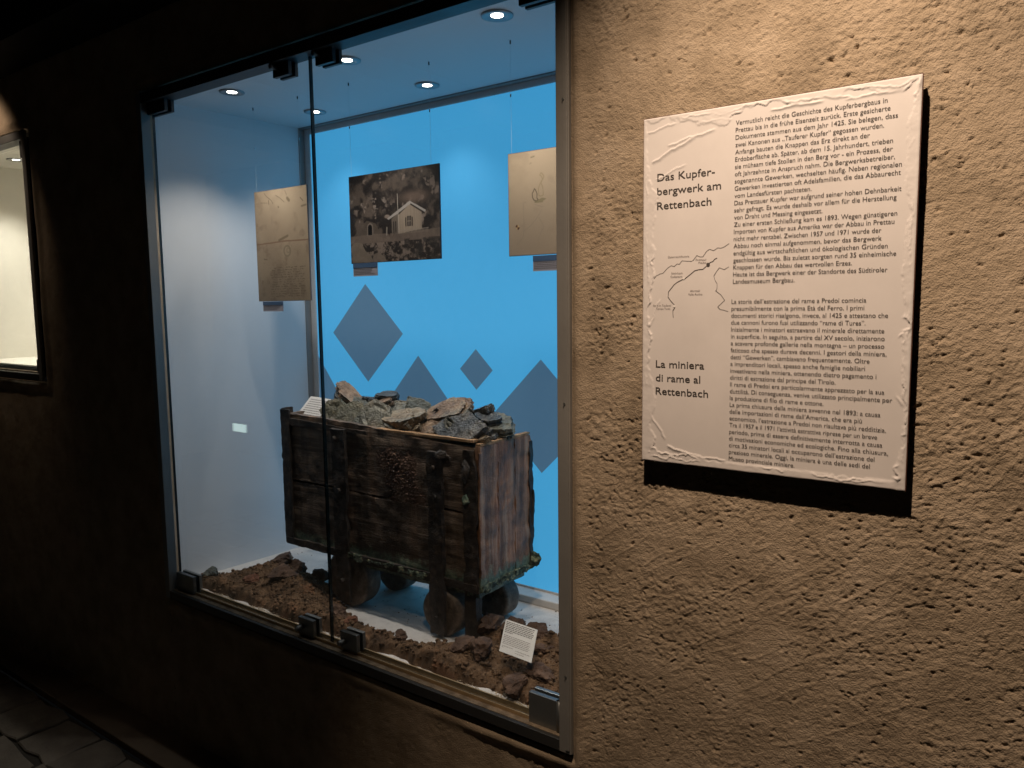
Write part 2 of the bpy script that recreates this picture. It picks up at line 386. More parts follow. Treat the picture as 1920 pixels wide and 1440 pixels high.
for (x0, x1, z0, z1) in OPEN:   # reveals of the openings
    rv.box(x0 - .02, x0, .0, .045, z0, z1); rv.box(x1, x1 + .02, .0, .045, z0, z1)
    rv.box(x0 - .02, x1 + .02, .0, .045, z0 - .02, z0); rv.box(x0 - .02, x1 + .02, .0, .045, z1, z1 + .02)
rv.build('opening_reveal', M_plaster, wall)
# ---- floor, ceiling, other walls
fl = MB().box(WX0, WX1, -3.6, -.172, -.06, -.012).build('floor', simple('floor_mortar', (.03, .025, .02), .9)); tag(fl, kind='structure')
st = MB()
xs = list(np.arange(WX0, WX1, 1.15))
for a in xs: st.box(a, a + 1.145, -.150, .02, -.03, .002 + .0)
tag(st.build('floor_border', M_strip, None, bevel=.004), kind='structure')
# irregular slabs laid as separate pieces
rnd = random.Random(5)
def slab_mesh(w, d, seed):
    r = random.Random(seed); n = 9; pts = []
    for (ax, ay, bx, by) in ((0, 0, 1, 0), (1, 0, 1, 1), (1, 1, 0, 1), (0, 1, 0, 0)):
        for k in range(3):
            t = k / 3; pts.append(((ax + (bx - ax) * t) * w + r.uniform(-.012, .012), (ay + (by - ay) * t) * d + r.uniform(-.012, .012)))
    v = [(x, y, -.012) for x, y in pts] + [(x, y, -.003) for x, y in pts]
    c = (w / 2, d / 2)
    v += [(c[0] + (x - c[0]) * .96, c[1] + (y - c[1]) * .96, 0.001 + r.uniform(-.002, .002)) for x, y in pts]
    m = len(pts); f = [(i, (i + 1) % m, m + (i + 1) % m, m + i) for i in range(m)] + [(m + i, m + (i + 1) % m, 2 * m + (i + 1) % m, 2 * m + i) for i in range(m)]
    f.append(tuple(range(2 * m, 3 * m)))
    me = bpy.data.meshes.new('paving_slab'); me.from_pydata(v, [], f); me.update(); me.materials.append(M_stonefloor)
    return me
slabs = [slab_mesh(w, .20, 30 + i) for i, w in enumerate((.20, .26, .32, .24))]
wid = (.20, .26, .32, .24)
y = -.172 - .212
row = 0
while y > -2.1:
    x = -5.6 + (row % 3) * .09
    while x < -1.2:
        k = rnd.randrange(4)
        o = bpy.data.objects.new('paving_slab', slabs[k]); COL.objects.link(o); o.parent = fl
        o.location = (x, y, rnd.uniform(-.002, .002)); x += wid[k] + .014
    y -= .214; row += 1
HC = 3.15   # main ceiling; a lower soffit runs above the wall
tag(MB().box(WX0, WX1, -3.6, -.20, HC, HC + .1).box(WX0, WX1, -.20, .9, WTOP, HC + .1).build('ceiling', M_dark), kind='structure')
tag(MB().box(WX0, WX1, -3.7, -3.6, -.05, HC).build('opposite_wall', M_plaster), kind='structure')
tag(MB().box(WX0 - .1, WX0, -3.6, .9, -.05, HC).build('end_wall', M_plaster), kind='structure')
tag(MB().box(WX1, WX1 + .1, -3.6, .9, -.05, HC).build('near_end_wall', M_plaster), kind='structure')
for i, (x, lab) in enumerate(((-3.55, 'dark timber ceiling beam nearest the large blue display case'), (-4.6, 'dark timber ceiling beam above the cream display case on the far left'), (-5.9, 'dark timber ceiling beam furthest away down the dark corridor'))):
    b = MB().box(x, x + .16, -3.58, -.205, HC - .15, HC - .003).build('ceiling_beam', M_timber, bevel=.006)
    tag(b, lab, 'beam', 'timber ceiling beams')

# ================================================================ DISPLAY CASE 1
def glass_pane(x0, x1, z0, z1, y0, y1, parent):
    mb = MB()
    v = [(x0, y0, z0), (x1, y0, z0), (x1, y1, z0), (x0, y1, z0), (x0, y0, z1), (x1, y0, z1), (x1, y1, z1), (x0, y1, z1)]
    mb.add(v, [(0, 1, 5, 4), (2, 3, 7, 6)], 0)
    mb.add(v, [(0, 3, 2, 1), (4, 5, 6, 7), (1, 2, 6, 5), (3, 0, 4, 7)], 1)
    return mb.build('glass_pane', [M_glass, M_glassedge], parent)
GY0, GY1 = .022, .032
def frame_bars(root, X0, X1, Z0, Z1, mat, t=.034):
    def bar(n, *a): return MB().box(*a).build(n, mat, root, bevel=.0015)
    F = -.018
    bar('frame_upright', X0, X0 + .028, F, .016, Z0, Z1); bar('frame_upright', X1 - t, X1, F, -.006, Z0, Z1)
    mat2 = mat; mat = M_aludark  # rails and inner bars: same metal, their shade put into a darker colour
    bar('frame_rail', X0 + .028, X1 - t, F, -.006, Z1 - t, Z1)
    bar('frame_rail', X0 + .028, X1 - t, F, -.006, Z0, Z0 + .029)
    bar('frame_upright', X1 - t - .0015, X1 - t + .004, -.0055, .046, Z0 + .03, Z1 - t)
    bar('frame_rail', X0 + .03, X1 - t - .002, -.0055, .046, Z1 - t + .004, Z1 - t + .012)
def clamp(root, xc, zc, w, h, kind, knob=-1):
    c = empty('glass_clamp', (xc, 0, zc)); c.parent = root
    b = .0012
    MB().box(-w / 2, w / 2, .007, GY0 - .001, -h / 2, h / 2).build('clamp_plate', M_clamp if kind else M_clampdark, c, bevel=.0016)
    MB().box(-w / 2, w / 2, GY1 + .001, GY1 + .013, -h / 2, h / 2).build('clamp_plate', M_clamp if kind else M_clampdark, c, bevel=.0016)
    MB().box(-w / 2 + .003, w / 2 - .003, GY0 - .0009, GY0 - .0001, -h / 2 + .003, h / 2 - .003).build('gasket', M_rubber, c)
    if knob:
        mb = MB().tube((knob * w * .27, -.014, -.003), (knob * w * .27, .0068, -.003), .0085, 20); mb.tube((knob * w * .27, -.016, -.003), (knob * w * .27, -.014, -.003), .0065, 20)
        mb.build('clamp_screw', M_clamp, c, smooth=False)
    return c
case = empty('display_case', (0, 0, 0))
tag(case, 'large lit display case set in the wall, blue back with diamonds, holding the mine cart', 'display case')
FX0, FX1, FZ0, FZ1 = -2.698, -0.906, .563, 2.404
frame_bars(case, FX0, FX1, FZ0, FZ1, M_alu)
# thin outer bead on the right upright and screws
MB().box(FX1 - .014, FX1 - .003, -.0215, -.0182, FZ0 + .01, FZ1 - .01).build('frame_bead', M_alu, case, bevel=.001)
for z in (.76, 1.42, 2.1):
    MB().tube((FX1 - .012, -.0232, z), (FX1 - .012, -.0216, z), .0032, 12).build('frame_screw', M_clamp, case)
# ledge and brass channel
MB().box(-2.668, -.942, -.0055, .0495, .566, .5925).build('ledge', M_ledge, case)
MB().box(-2.665, -.955, .0145, .0185, .5930, .602).build('glass_channel', M_brass, case)
MB().box(-2.665, -.955, .0365, .0405, .5930, .607).build('glass_channel', M_brass, case)
# lining
CX0, CX1, CB, CZ0, CZ1 = -2.655, -.946, .69, .600, 2.400
MB().box(-2.705, CX1, .050, CB, CZ0 - .03, CZ0).build('case_floor', M_floorw, case)
# the left lining splays a little towards the glass
MB().add([(-2.74, .046, CZ0 - .03), (-2.700, .046, CZ0 - .03), (CX0, .657, CZ0 - .03), (CX0, CB + .03, CZ0 - .03), (-2.74, CB + .03, CZ0 - .03),
          (-2.74, .046, CZ1 + .03), (-2.700, .046, CZ1 + .03), (CX0, .657, CZ1 + .03), (CX0, CB + .03, CZ1 + .03), (-2.74, CB + .03, CZ1 + .03)],
         [(4, 3, 2, 1, 0), (5, 6, 7, 8, 9), (0, 1, 6, 5), (1, 2, 7, 6), (2, 3, 8, 7), (3, 4, 9, 8), (4, 0, 5, 9)]).build('side_lining', M_white, case)
MB().box(CX1, CX1 + .03, .046, CB + .03, CZ0 - .03, CZ1 + .03).build('side_lining', M_white, case)
MB().box(-2.705, CX1, .046, CB + .03, CZ1, CZ1 + .03).build('ceiling_lining', M_white, case)
MB().box(CX0, CX1, CB + .012, CB + .03, CZ0, CZ1).build('back_lining', M_white, case)
# grey strip painted as the shadow gap round the back sheet + white border
MB().box(CX0 + .0005, CX0 + .004, .657, CB - .001, CZ0, CZ1 - .004).build('shadow_gap_strip', M_gray, case)
MB().box(CX0, CX1, .657, CB - .001, CZ1 - .004, CZ1 - .0005).build('shadow_gap_strip', M_gray, case)
LB = (-2.618, -1.0, .634, 2.374)
bp = MB().box(LB[0], LB[1], CB, CB + .010, LB[2], LB[3]).build('back_sheet', M_blue, case)
MB().box(CX0, LB[0] - .001, CB - .004, CB + .010, CZ0, CZ1).build('sheet_border', M_white, case, bevel=.001)
MB().box(LB[0], CX1, CB - .004, CB + .010, LB[3] + .001, CZ1).build('sheet_border', M_white, case, bevel=.001)
MB().box(LB[1] + .001, CX1, CB - .004, CB + .010, CZ0, LB[3]).build('sheet_border', M_white, case, bevel=.001)
MB().box(CX0, CX1, .622, CB - .001, CZ0, .627).build('floor_trim', M_floorw, case, bevel=.004)
MB().box(LB[0], LB[1], CB - .0045, CB - .0012, .6272, .634).build('floor_trim', M_floorw, case)
def diamond(cx, cz, hw, hh, clipx=None):
    p = [(cx, cz + hh), (cx + hw, cz), (cx, cz - hh), (cx - hw, cz)]
    if clipx is not None:
        s = (cx + hw - clipx) / hw; p = [(clipx, cz + hh * (1 - abs(clipx - cx) / hw)), (cx + hw, cz), (clipx, cz - hh * (1 - abs(clipx - cx) / hw))]
    n = len(p)
    v = [(x, CB - .0008, z) for x, z in p] + [(x, CB - .0002, z) for x, z in p]
    MB().add(v, [tuple(range(n - 1, -1, -1)), tuple(range(n, 2 * n))] + [(i, (i + 1) % n, n + (i + 1) % n, n + i) for i in range(n)]).build('diamond', M_diam, bp)
diamond(-2.313, 1.539, .204, .2005)
diamond(-2.03, 1.125, .300, .330)
diamond(-1.742, 1.412, .077, .0755)
diamond(-1.455, 1.258, .205, .2005)
diamond(-2.70, 1.24, .235, .300, clipx=LB[0] + .0005)
# panes
JX = -1.812
glass_pane(-2.667, JX - .0025, .5935, 2.396, GY0, GY1, case)
glass_pane(JX + .0025, -.944, .5935, 2.396, GY0, GY1, case)
MB().box(JX - .0023, JX + .0023, GY0 + .001, GY1 - .001, .5935, 2.396).build('pane_joint', M_glassedge, case)
clamp(case, -1.915, .627, .072, .056, 1); clamp(case, -1.715, .630, .072, .056, 1)
clamp(case, -1.925, 2.366, .072, .062, 0); clamp(case, -1.732, 2.366, .072, .062, 0)
clamp(case, -2.606, .628, .110, .064, 1, 0); clamp(case, -2.622, 2.368, .124, .068, 0, 0)
clamp(case, -1.006, 2.368, .100, .062, 0, 0)
c = clamp(case, -1.002, .626, .090, .092, 1, 0)
MB().tube((.045, .012, -.046), (.045, .012, .046), .0085, 20).build('pivot_edge', M_clamp, c, smooth=True)

# recessed downlights
def downlight(x, y, z, label, group, tilt=0):
    r = empty('recessed_spotlight', (x, y, z)); tag(r, label, 'spotlight', group)
    n = 32; v = []; prof = [(.040, 0.0), (.040, -.004), (.031, -.0055), (.026, .004), (.024, .012)]
    prof = [(.043, -.0002), (.0425, -.0035), (.034, -.005), (.024, -.002), (.0165, -.0012)]
    for (rr, zz) in prof: v += [(rr * math.cos(2 * math.pi * i / n), rr * math.sin(2 * math.pi * i / n), zz) for i in range(n)]
    f = [(k * n + i, k * n + (i + 1) % n, (k + 1) * n + (i + 1) % n, (k + 1) * n + i) for k in range(len(prof) - 1) for i in range(n)]
    MB().add(v, f).build('trim_ring', M_ring, r, smooth=True)
    MB().tube((0, 0, -.0002), (0, 0, -.0016), .0168, n).build('lens', M_bulb, r)
    return r
NAMES = ['in the front row, left of the glass joint', 'in the front row, beside the top glass clamps', 'in the front row, nearest the lit wall',
         'in the back row, touching the glass joint line', 'in the back row, above the house photograph', 'in the back row, hidden behind the frame upright']
for (x, y), nm in zip(CASE_LAMPS, NAMES): downlight(x, y, 2.3995, 'lit recessed spotlight ' + nm, 'recessed spotlights in the case ceilings')

# ================================================================ DISPLAY CASE 2
case2 = empty('display_case', (0, 0, 0))
tag(case2, 'second display case, cream white inside, cut off at the left edge', 'display case')
A0, A1, B0, B1 = -4.99, -3.603, 1.340, 2.411
frame_bars(case2, A0, A1, B0, B1, M_alu)
MB().box(A0 + .03, A1 - .034, .0065, .05, 1.355, 1.3745).build('ledge', M_ledge, case2)
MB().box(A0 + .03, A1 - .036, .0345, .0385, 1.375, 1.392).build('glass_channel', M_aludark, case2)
a0, a1 = -4.56, A1 - .0345
MB().box(a0, a1, .050, CB, 1.37, 1.395).build('case_floor', M_case2, case2)
MB().box(a0 - .03, a0, .046, CB + .03, 1.37, 2.43).build('side_lining', M_case2, case2)
MB().box(a1, a1 + .03, .046, CB + .03, 1.37, 2.43).build('side_lining', M_case2, case2)
MB().box(a0, a1, .046, CB + .03, 2.4, 2.43).build('ceiling_lining', M_case2, case2)
MB().box(a0, a1, CB, CB + .03, 1.37, 2.43).build('back_lining', M_case2, case2)
glass_pane(a0, a1 - .004, 1.385, 2.396, GY0, GY1, case2)
clamp(case2, -3.680, 2.350, .072, .080, 0, 0); clamp(case2, -3.672, 1.402, .075, .055, 0, 0)
downlight(-4.28, .217, 2.3995, 'lit recessed spotlight in the cream display case at the far left', 'recessed spotlights in the case ceilings')
downlight(-3.95, .5, 2.3995, 'lit recessed spotlight at the back of the cream case', 'recessed spotlights in the case ceilings')
for k, (x, y, w, d, h) in enumerate(((-3.80, .10, .13, .05, .022), (-3.775, .145, .14, .05, .034))):
    tag(MB().box(x, x + w, y, y + d, 1.3952, 1.3952 + h).build('paper_stack', M_card, bevel=.002),
        ['low white booklet lying at the front corner of the cream case', 'thicker white booklet just behind the low one in the cream case'][k], 'booklet')

# ================================================================ HANGING PRINTS
def uv_grid(w, h, step):
    nx = int(w / step) + 1; nz = int(h / step) + 1
    return np.meshgrid(np.linspace(0, 1, nx), np.linspace(0, 1, nz), indexing='ij')
def poly_mask(U, V, pts):
    inside = np.zeros(U.shape, bool); n = len(pts); j = n - 1
    for i in range(n):
        xi, yi = pts[i]; xj, yj = pts[j]
        c = ((yi > V) != (yj > V)) & (U < (xj - xi) * (V - yi) / (yj - yi + 1e-12) + xi)
        inside ^= c; j = i
    return inside
def seg_dist(U, V, a, b, asp=1.):
    ax, ay = a; bx, by = b; ax *= asp; bx *= asp; X = U * asp
    L = (bx - ax) ** 2 + (by - ay) ** 2 + 1e-12
    t = np.clip(((X - ax) * (bx - ax) + (V - ay) * (by - ay)) / L, 0, 1)
    return np.hypot(X - ax - t * (bx - ax), V - ay - t * (by - ay))
def lerp(a, b, t): return a + (b - a) * t[..., None]
def stroke(C, U, V, pts, wdt, col, asp, op=1.):
    d = np.full(U.shape, 9.)
    for a, b in zip(pts[:-1], pts[1:]): d = np.minimum(d, seg_dist(U, V, a, b, asp))
    return lerp(C, np.array(col), op * (1 - sstep(wdt * .5, wdt, d)))
def hang(name, label, cat, x0, x1, z0, z1, y, C, U, V, edge, strings, cap=None, dx=0):
    """a print on thin board hanging from nylon strings; V runs downward"""
    r = empty(name, ((x0 + x1) / 2, y, z0)); tag(r, label, cat)
    ox, oz = (x0 + x1) / 2, z0
    me = grid_mesh('print_face', x0 + U * (x1 - x0) - ox, np.zeros(U.shape) - .0022, z1 - V * (z1 - z0) - oz)
    me.flip_normals()
    color_attr(me, C); link('print_face', me, M_print, r)
    MB().box(x0 - ox - .0012, x1 - ox + .0012, -.002, .003, z0 - oz - .0012, z1 - oz + .0012).build('backing_board', edge, r)
    for sx in strings:
        MB().tube((sx - ox, .0, z1 - oz), (sx - ox, .0, 2.4 - oz), .00028, 6).build('string', M_string, r)
        MB().box(sx - ox - .0014, sx - ox + .0014, -.0014, .0014, 2.3895 - oz, 2.3995 - oz).build('string_hook', M_rubber, r)
        MB().tube((sx - ox, -.001, z1 + .16 - oz), (sx - ox, -.001, z1 + .168 - oz), .0022, 8).build('crimp', M_glint, r)
    if cap:
        cx0, cx1, cz0, cz1 = cap
        k = MB().box(cx0 - ox, cx1 - ox, -.002, 0, cz0 - oz, cz1 - oz).build('caption_card', M_capgrey, r)
        MB().box(cx0 - ox + .0003, cx1 - ox - .0003, -.0028, -.0021, cz1 - oz - (cz1 - cz0) * .36, cz1 - oz - .0003).build('caption_band', M_capblue, k)
        t = MB(); rr = random.Random(int(abs(x0) * 100)); zz = cz1 - (cz1 - cz0) * .48
        while zz > cz0 + .005:
            xx = cx0 + .004
            while xx < cx1 - .012 - rr.random() * .03:
                wl = rr.uniform(.003, .009); t.box(xx - ox, min(xx + wl, cx1 - .004) - ox, -.0026, -.0021, zz - oz, zz + .0012 - oz); xx += wl + .0016
            zz -= .0052
        t.build('small_print', M_inkgrey, k)
    return r
HY = .336
# -- old letter
U, V = uv_grid(.30, .41, .0017); asp = .30 / .41
base = np.array([.40, .30, .20]); C = np.ones(U.shape + (3,)) * base
C = lerp(C, np.array([.30, .22, .15]), sstep(.3, .8, fbm(U * 3, V * 4, 5, 4)) * .6)
C = lerp(C, np.array([.22, .15, .10]), sstep(.52, .75, fbm(U * 9, V * 12, 15, 5)) * .55)
C = lerp(C, np.array([.46, .36, .25]), np.exp(-((U - .5) / .35) ** 2 - ((V - .12) / .15) ** 2) * .6)
C *= (1 - .25 * sstep(.4, 1.0, V))[..., None]
C = stroke(C, U, V, [(0, .478), (.3, .472), (.55, .465), (1, .470)], .008, (.20, .10, .06), asp, .75)
for pts, wdt in (([(.2, .02), (.24, .05), (.33, .09), (.36, .12)], .006), ([(.42, .05), (.5, .08), (.58, .12)], .005), ([(.6, .02), (.63, .06)], .005), ([(.28, .09), (.28, .12)], .009), ([(.64, .09), (.67, .11)], .02),
                 ([(.88, .10), (.93, .13)], .008), ([(.9, .175), (.98, .168)], .012), ([(.12, .1), (.25, .11)], .004), ([(.46, .155), (.47, .16)], .01), ([(.62, .42), (.45, .455)], .014), ([(.14, .615), (.2, .62)], .008)):
    C = stroke(C, U, V, pts, wdt, (.14, .10, .06), asp, .7)
for k in range(10):
    a = math.radians(k * 36)
ring = np.abs(np.hypot((U - .60) * asp, V - .555) - .045)
C = lerp(C, np.array([.17, .14, .09]), (1 - sstep(.004, .012, ring)) * .6)
ring = np.abs(np.hypot((U - .62) * asp, V - .55) - .02)
C = lerp(C, np.array([.17, .14, .09]), (1 - sstep(.004, .01, ring)) * .4)
for k in range(13):
    v0 = .70 + k * .0215
    ln = (np.abs(V - v0 - .002 * np.sin(U * 40 + k)) < .0042) & (U > .25) & (U < .93 - .1 * ((k * 37) % 5) / 5)
    C = lerp(C, np.array([.13, .095, .065]), ln * sstep(.38, .55, vnoise(U * 60, V * 0 + k * 3.3, 8)) * .75)
old = hang('hanging_letter', 'tall sepia old handwritten letter hanging against the white left side, left of glass joint', 'document', -2.528, -2.224, 1.674, 2.086, HY, C, U, V, M_inkgrey, [-2.515, -2.256], (-2.505, -2.384, 1.634, 1.6715))
# -- photograph of a house by a tunnel mouth
U, V = uv_grid(.41, .29, .0014); asp = .41 / .29
nz = fbm(U * 9, V * 7, 50, 5, .6)
C = lerp(np.ones(U.shape + (3,)) * np.array([.018, .014, .013]), np.array([.10, .075, .06]), sstep(.42, .70, nz))
C = lerp(C, np.array([.25, .19, .155]), sstep(.62, .74, fbm(U * 16, V * 12, 60, 4, .6)) * sstep(.3, .6, fbm(U * 4, V * 4, 33, 2)) * .8)
C *= (.75 + .5 * sstep(.1, .5, V))[..., None]
slope = np.exp(-((U - .74) / .14) ** 2 - ((V - .31) / .06) ** 2)
C = lerp(C, np.array([.16, .11, .085]), np.clip(slope * 1.2, 0, 1) * .85)
rock1 = sstep(.55, .62, fbm(U * 20, V * 16, 70, 3)) * np.exp(-((U - .34) / .08) ** 2 - ((V - .33) / .09) ** 2)
C = lerp(C, np.array([.38, .30, .25]), rock1)
hill = poly_mask(U, V, [(.02, .72), (.10, .60), (.20, .52), (.30, .56), (.36, .70)])
C = lerp(C, np.array([.12, .09, .07]), hill * .8)
gnd = poly_mask(U, V, [(0, .69), (.3, .68), (.6, .695), (1, .67), (1, .80), (.6, .84), (.3, .80), (0, .83)])
C = lerp(C, np.array([.19, .14, .11]), gnd * (.6 + .4 * fbm(U * 30, V * 10, 5, 3)))
fg = fbm(U * 24, V * 20, 80, 4, .65)
low = V > .78
C = np.where(low[..., None], lerp(np.ones(C.shape) * np.array([.03, .023, .02]), np.array([.24, .18, .145]), sstep(.42, .66, fg)), C)
lf = poly_mask(U, V, [(.02, 1.0), (.0, .8), (.06, .76), (.13, .77), (.17, .86), (.24, .93), (.26, 1.0)])
C = lerp(C, np.array([.22, .17, .13]), lf * .85)
lf = poly_mask(U, V, [(.24, 1.0), (.27, .91), (.33, .89), (.40, .95), (.42, 1.0)])
C = lerp(C, np.array([.21, .16, .125]), lf * .8)
bush = sstep(.4, .6, fbm(U * 14, V * 14, 90, 3)) * (V > .76) * (U > .62)
C = lerp(C, np.array([.035, .03, .027]), bush * .75)
wallc = np.array([.36, .28, .21])
side = poly_mask(U, V, [(.485, .53), (.555, .47), (.555, .70), (.485, .68)]); C = np.where(side[..., None], np.array([.16, .125, .10]), C)
front = poly_mask(U, V, [(.555, .50), (.690, .385), (.815, .48), (.815, .67), (.555, .70)])
C = np.where(front[..., None], wallc * (.85 + .2 * vnoise(U * 120, V * 3, 4))[..., None], C)
roofs = poly_mask(U, V, [(.435, .520), (.69, .352), (.86, .470), (.845, .490), (.695, .385), (.55, .480), (.45, .535)])
C = np.where(roofs[..., None], np.array([.42, .37, .33]), C)
C = stroke(C, U, V, [(.70, .39), (.84, .495)], .012, (.04, .03, .028), asp)
for (a, b, c_, d) in ((.655, .515, .70, .625), ): 
    w_ = (U > a) & (U < c_) & (V > b) & (V < d); C = np.where(w_[..., None], np.array([.06, .045, .04]), C)
for x_ in (.642, .712): C = stroke(C, U, V, [(x_, .535), (x_, .62)], .012, (.05, .035, .03), asp)
for x_ in (.670, .685): C = stroke(C, U, V, [(x_, .52), (x_, .62)], .003, (.35, .28, .22), asp)
C = stroke(C, U, V, [(.65, .57), (.70, .57)], .003, (.35, .28, .22), asp)
for x_ in (.508, .530): C = stroke(C, U, V, [(x_, .565), (x_, .68)], .010, (.02, .016, .015), asp)
C = stroke(C, U, V, [(.555, .26), (.563, .68)], .006, (.42, .36, .31), asp)
for k in range(22): C = stroke(C, U, V, [(.57 + k * .0145, .665), (.57 + k * .0145, .70)], .0035, (.28, .22, .18), asp)
C = stroke(C, U, V, [(.56, .668), (.88, .660)], .004, (.34, .27, .22), asp)
C = stroke(C, U, V, [(.43, .62), (.425, .70)], .012, (.32, .26, .21), asp)
C = stroke(C, U, V, [(.46, .62), (.455, .69)], .016, (.03, .022, .02), asp)
arch = (((U - .235) / .036) ** 2 + ((V - .605) / .055) ** 2 < 1) | ((np.abs(U - .235) < .036) & (V > .6) & (V < .692))
C = np.where(arch[..., None], np.array([.22, .17, .14]), C)
arch = (((U - .235) / .025) ** 2 + ((V - .61) / .042) ** 2 < 1) | ((np.abs(U - .235) < .025) & (V > .61) & (V < .69))
C = np.where(arch[..., None], np.array([.006, .005, .005]), C)
C *= .92
photo = hang('hanging_photograph', 'dark sepia photograph of a small gabled house and tunnel mouth hanging before blue', 'photograph', -2.001, -1.594, 1.797, 2.088, HY, C, U, V, simple('photo_edge', (.012, .012, .03), .5), [-1.99, -1.627], (-1.994, -1.876, 1.752, 1.7965))
# -- drawn map
U, V = uv_grid(.40, .30, .0015); asp = .40 / .30
C = np.ones(U.shape + (3,)) * np.array([.47, .35, .235])
C = lerp(C, np.array([.36, .265, .185]), sstep(.2, 1.0, V) * .75)
C = lerp(C, np.array([.30, .22, .15]), sstep(.45, .8, fbm(U * 7, V * 7, 25, 4)) * .4)
def q(pts): return [((x - 80) / 500 * .383, (yy - 118) / 1090) for x, yy in pts]
col = (.17, .14, .08)
C = stroke(C, U, V, q([(370, 185), (410, 178)]), .010, col, asp, .7); C = stroke(C, U, V, q([(355, 250), (372, 240)]), .007, col, asp, .5)
C = stroke(C, U, V, q([(410, 515), (395, 545), (382, 560), (385, 600), (400, 630), (430, 648), (455, 632), (440, 615), (443, 570), (425, 530), (410, 515)]), .008, (.12, .09, .06), asp, .85)
C = stroke(C, U, V, q([(490, 360), (478, 380), (500, 395), (512, 425), (480, 470), (460, 520), (465, 590), (490, 600), (520, 590), (515, 510), (490, 460), (520, 420), (530, 395), (500, 360)]), .006, (.28, .21, .10), asp, .7)
C = lerp(C, np.array([.22, .18, .09]), poly_mask(U, V, q([(400, 655), (450, 635), (510, 615), (560, 630), (520, 650), (515, 665), (430, 668)])) * .7)
for L in ([(260, 655), (305, 645)], [(268, 660), (275, 900), (262, 1020), (180, 1095)], [(275, 950), (350, 905), (430, 835), (500, 740)], [(410, 680), (520, 715)], [(465, 820), (525, 920), (480, 990), (450, 1060)]):
    C = stroke(C, U, V, q(L), .004, (.25, .20, .15), asp, .5)
dc = q([(192, 905)])[0]
dd = np.hypot((U - dc[0]) * asp, V - dc[1]); quad_ = ((U - dc[0]) * (V - dc[1]) > 0)
C = np.where(((dd < .027) & quad_)[..., None], np.array([.09, .03, .02]), C); C = np.where(((dd < .022) & ~quad_)[..., None], np.array([.55, .36, .17]), C)
mp_ = hang('hanging_map', 'cream hand drawn old map with faint lines, partly behind the right frame upright', 'map', -1.3265, -.968, 1.7915, 2.083, HY, C, U, V, simple('map_edge', (.10, .05, .09), .6), [-1.316, -.99], (-1.243, -1.125, 1.744, 1.788))

# ================================================================ MINE CART
from mathutils import noise as mn
def warp_box(name, mat, parent, x0, x1, y0, y1, z0, z1, res=.012, amp=.0025, seed=0, fr=22, ztop=None, bite=0):
    """a worn board or iron: a subdivided box with uneven faces and edges"""
    bm = bmesh.new(); dims = (x1 - x0, y1 - y0, z1 - z0)
    n = [max(1, int(round(d / res))) for d in dims]
    def face(a, b, c, cv):  # a,b in-plane axes
        vs = {}
        for i in range(n[a] + 1):
            for j in range(n[b] + 1):
                p = [0, 0, 0]; lo = (x0, y0, z0)
                p[a] = lo[a] + dims[a] * i / n[a]; p[b] = lo[b] + dims[b] * j / n[b]; p[c] = lo[c] + dims[c] * cv
                vs[i, j] = bm.verts.new(p)
        for i in range(n[a]):
            for j in range(n[b]):
                q_ = [vs[i, j], vs[i + 1, j], vs[i + 1, j + 1], vs[i, j + 1]]
                bm.faces.new(q_ if cv else q_[::-1])
    for a, b, c in ((0, 1, 2), (1, 2, 0), (2, 0, 1)):
        for cv in (0, 1): face(a, b, c, cv)
    bmesh.ops.remove_doubles(bm, verts=bm.verts, dist=1e-5)
    for v in bm.verts:
        p = v.co.copy()
        if ztop is not None:
            t = (p.z - z0) / dims[2]; v.co.z = z0 + t * (ztop((p.x - x0) / max(dims[0], 1e-6)) - z0)
        q_ = Vector((p.x * fr + seed * 3.1, p.y * fr, p.z * fr))
        d = mn.noise_vector(q_) * amp + mn.noise_vector(q_ * 3.3) * amp * .5
        if bite:
            b_ = max(0, mn.noise(q_ * .55 + Vector((9, 2, 4))) - .1)
            cx = Vector(((x0 + x1) / 2, (y0 + y1) / 2, (z0 + z1) / 2)) - p
            cx = Vector((cx.x if abs(cx.x) < .04 else 0, cx.y if abs(cx.y) < .04 else 0, cx.z if abs(cx.z) < .04 else 0))
            d += cx * b_ * bite
        v.co += d
    me = bpy.data.meshes.new(name); bm.to_mesh(me); bm.free()
    o = link(name, me, mat, parent); me.polygons.foreach_set('use_smooth', [True] * len(me.polygons))
    try: me.set_sharp_from_angle(angle=rad(50))
    except Exception: pass
    return o
cart = empty('mine_cart', (0, 0, 0))
tag(cart, 'old wooden mine cart with dark iron straps and small wheels, loaded with stones', 'mine cart')
BX0, BX1, BY0, BY1, BZ0 = -2.286, -1.404, .250, .522, .790
top = lambda t: 1.262 - .036 * t + .006 * math.sin(t * 5)
T = .022
warp_box('side_plank', M_wfront, cart, BX0 + .004, BX1 - .003, BY0, BY0 + T, BZ0, 1.013, seed=1, amp=.0034, res=.008)
warp_box('side_plank', M_wfront, cart, BX0 + .004, BX1 - .003, BY0 + .0015, BY0 + T, 1.021, 1.25, seed=2, amp=.0034, res=.008, ztop=top)
warp_box('side_plank', M_wfront, cart, BX0 + .004, BX1 - .003, BY1 - T, BY1, BZ0, 1.012, seed=3, res=.02)
warp_box('side_plank', M_wfront, cart, BX0 + .004, BX1 - .003, BY1 - T, BY1, 1.021, 1.235, seed=4, res=.02)
warp_box('rim_board', M_wtop, cart, BX0 + .010, BX1 - .006, BY0 + .003, BY0 + T + .004, 1.238, 1.246, seed=5, amp=.0016, res=.01).location.z = .0
# rim follows the falling top edge
for v in cart.children[-1].data.vertices:
    t = (v.co.x - BX0) / (BX1 - BX0); v.co.z += top(t) - 1.2385
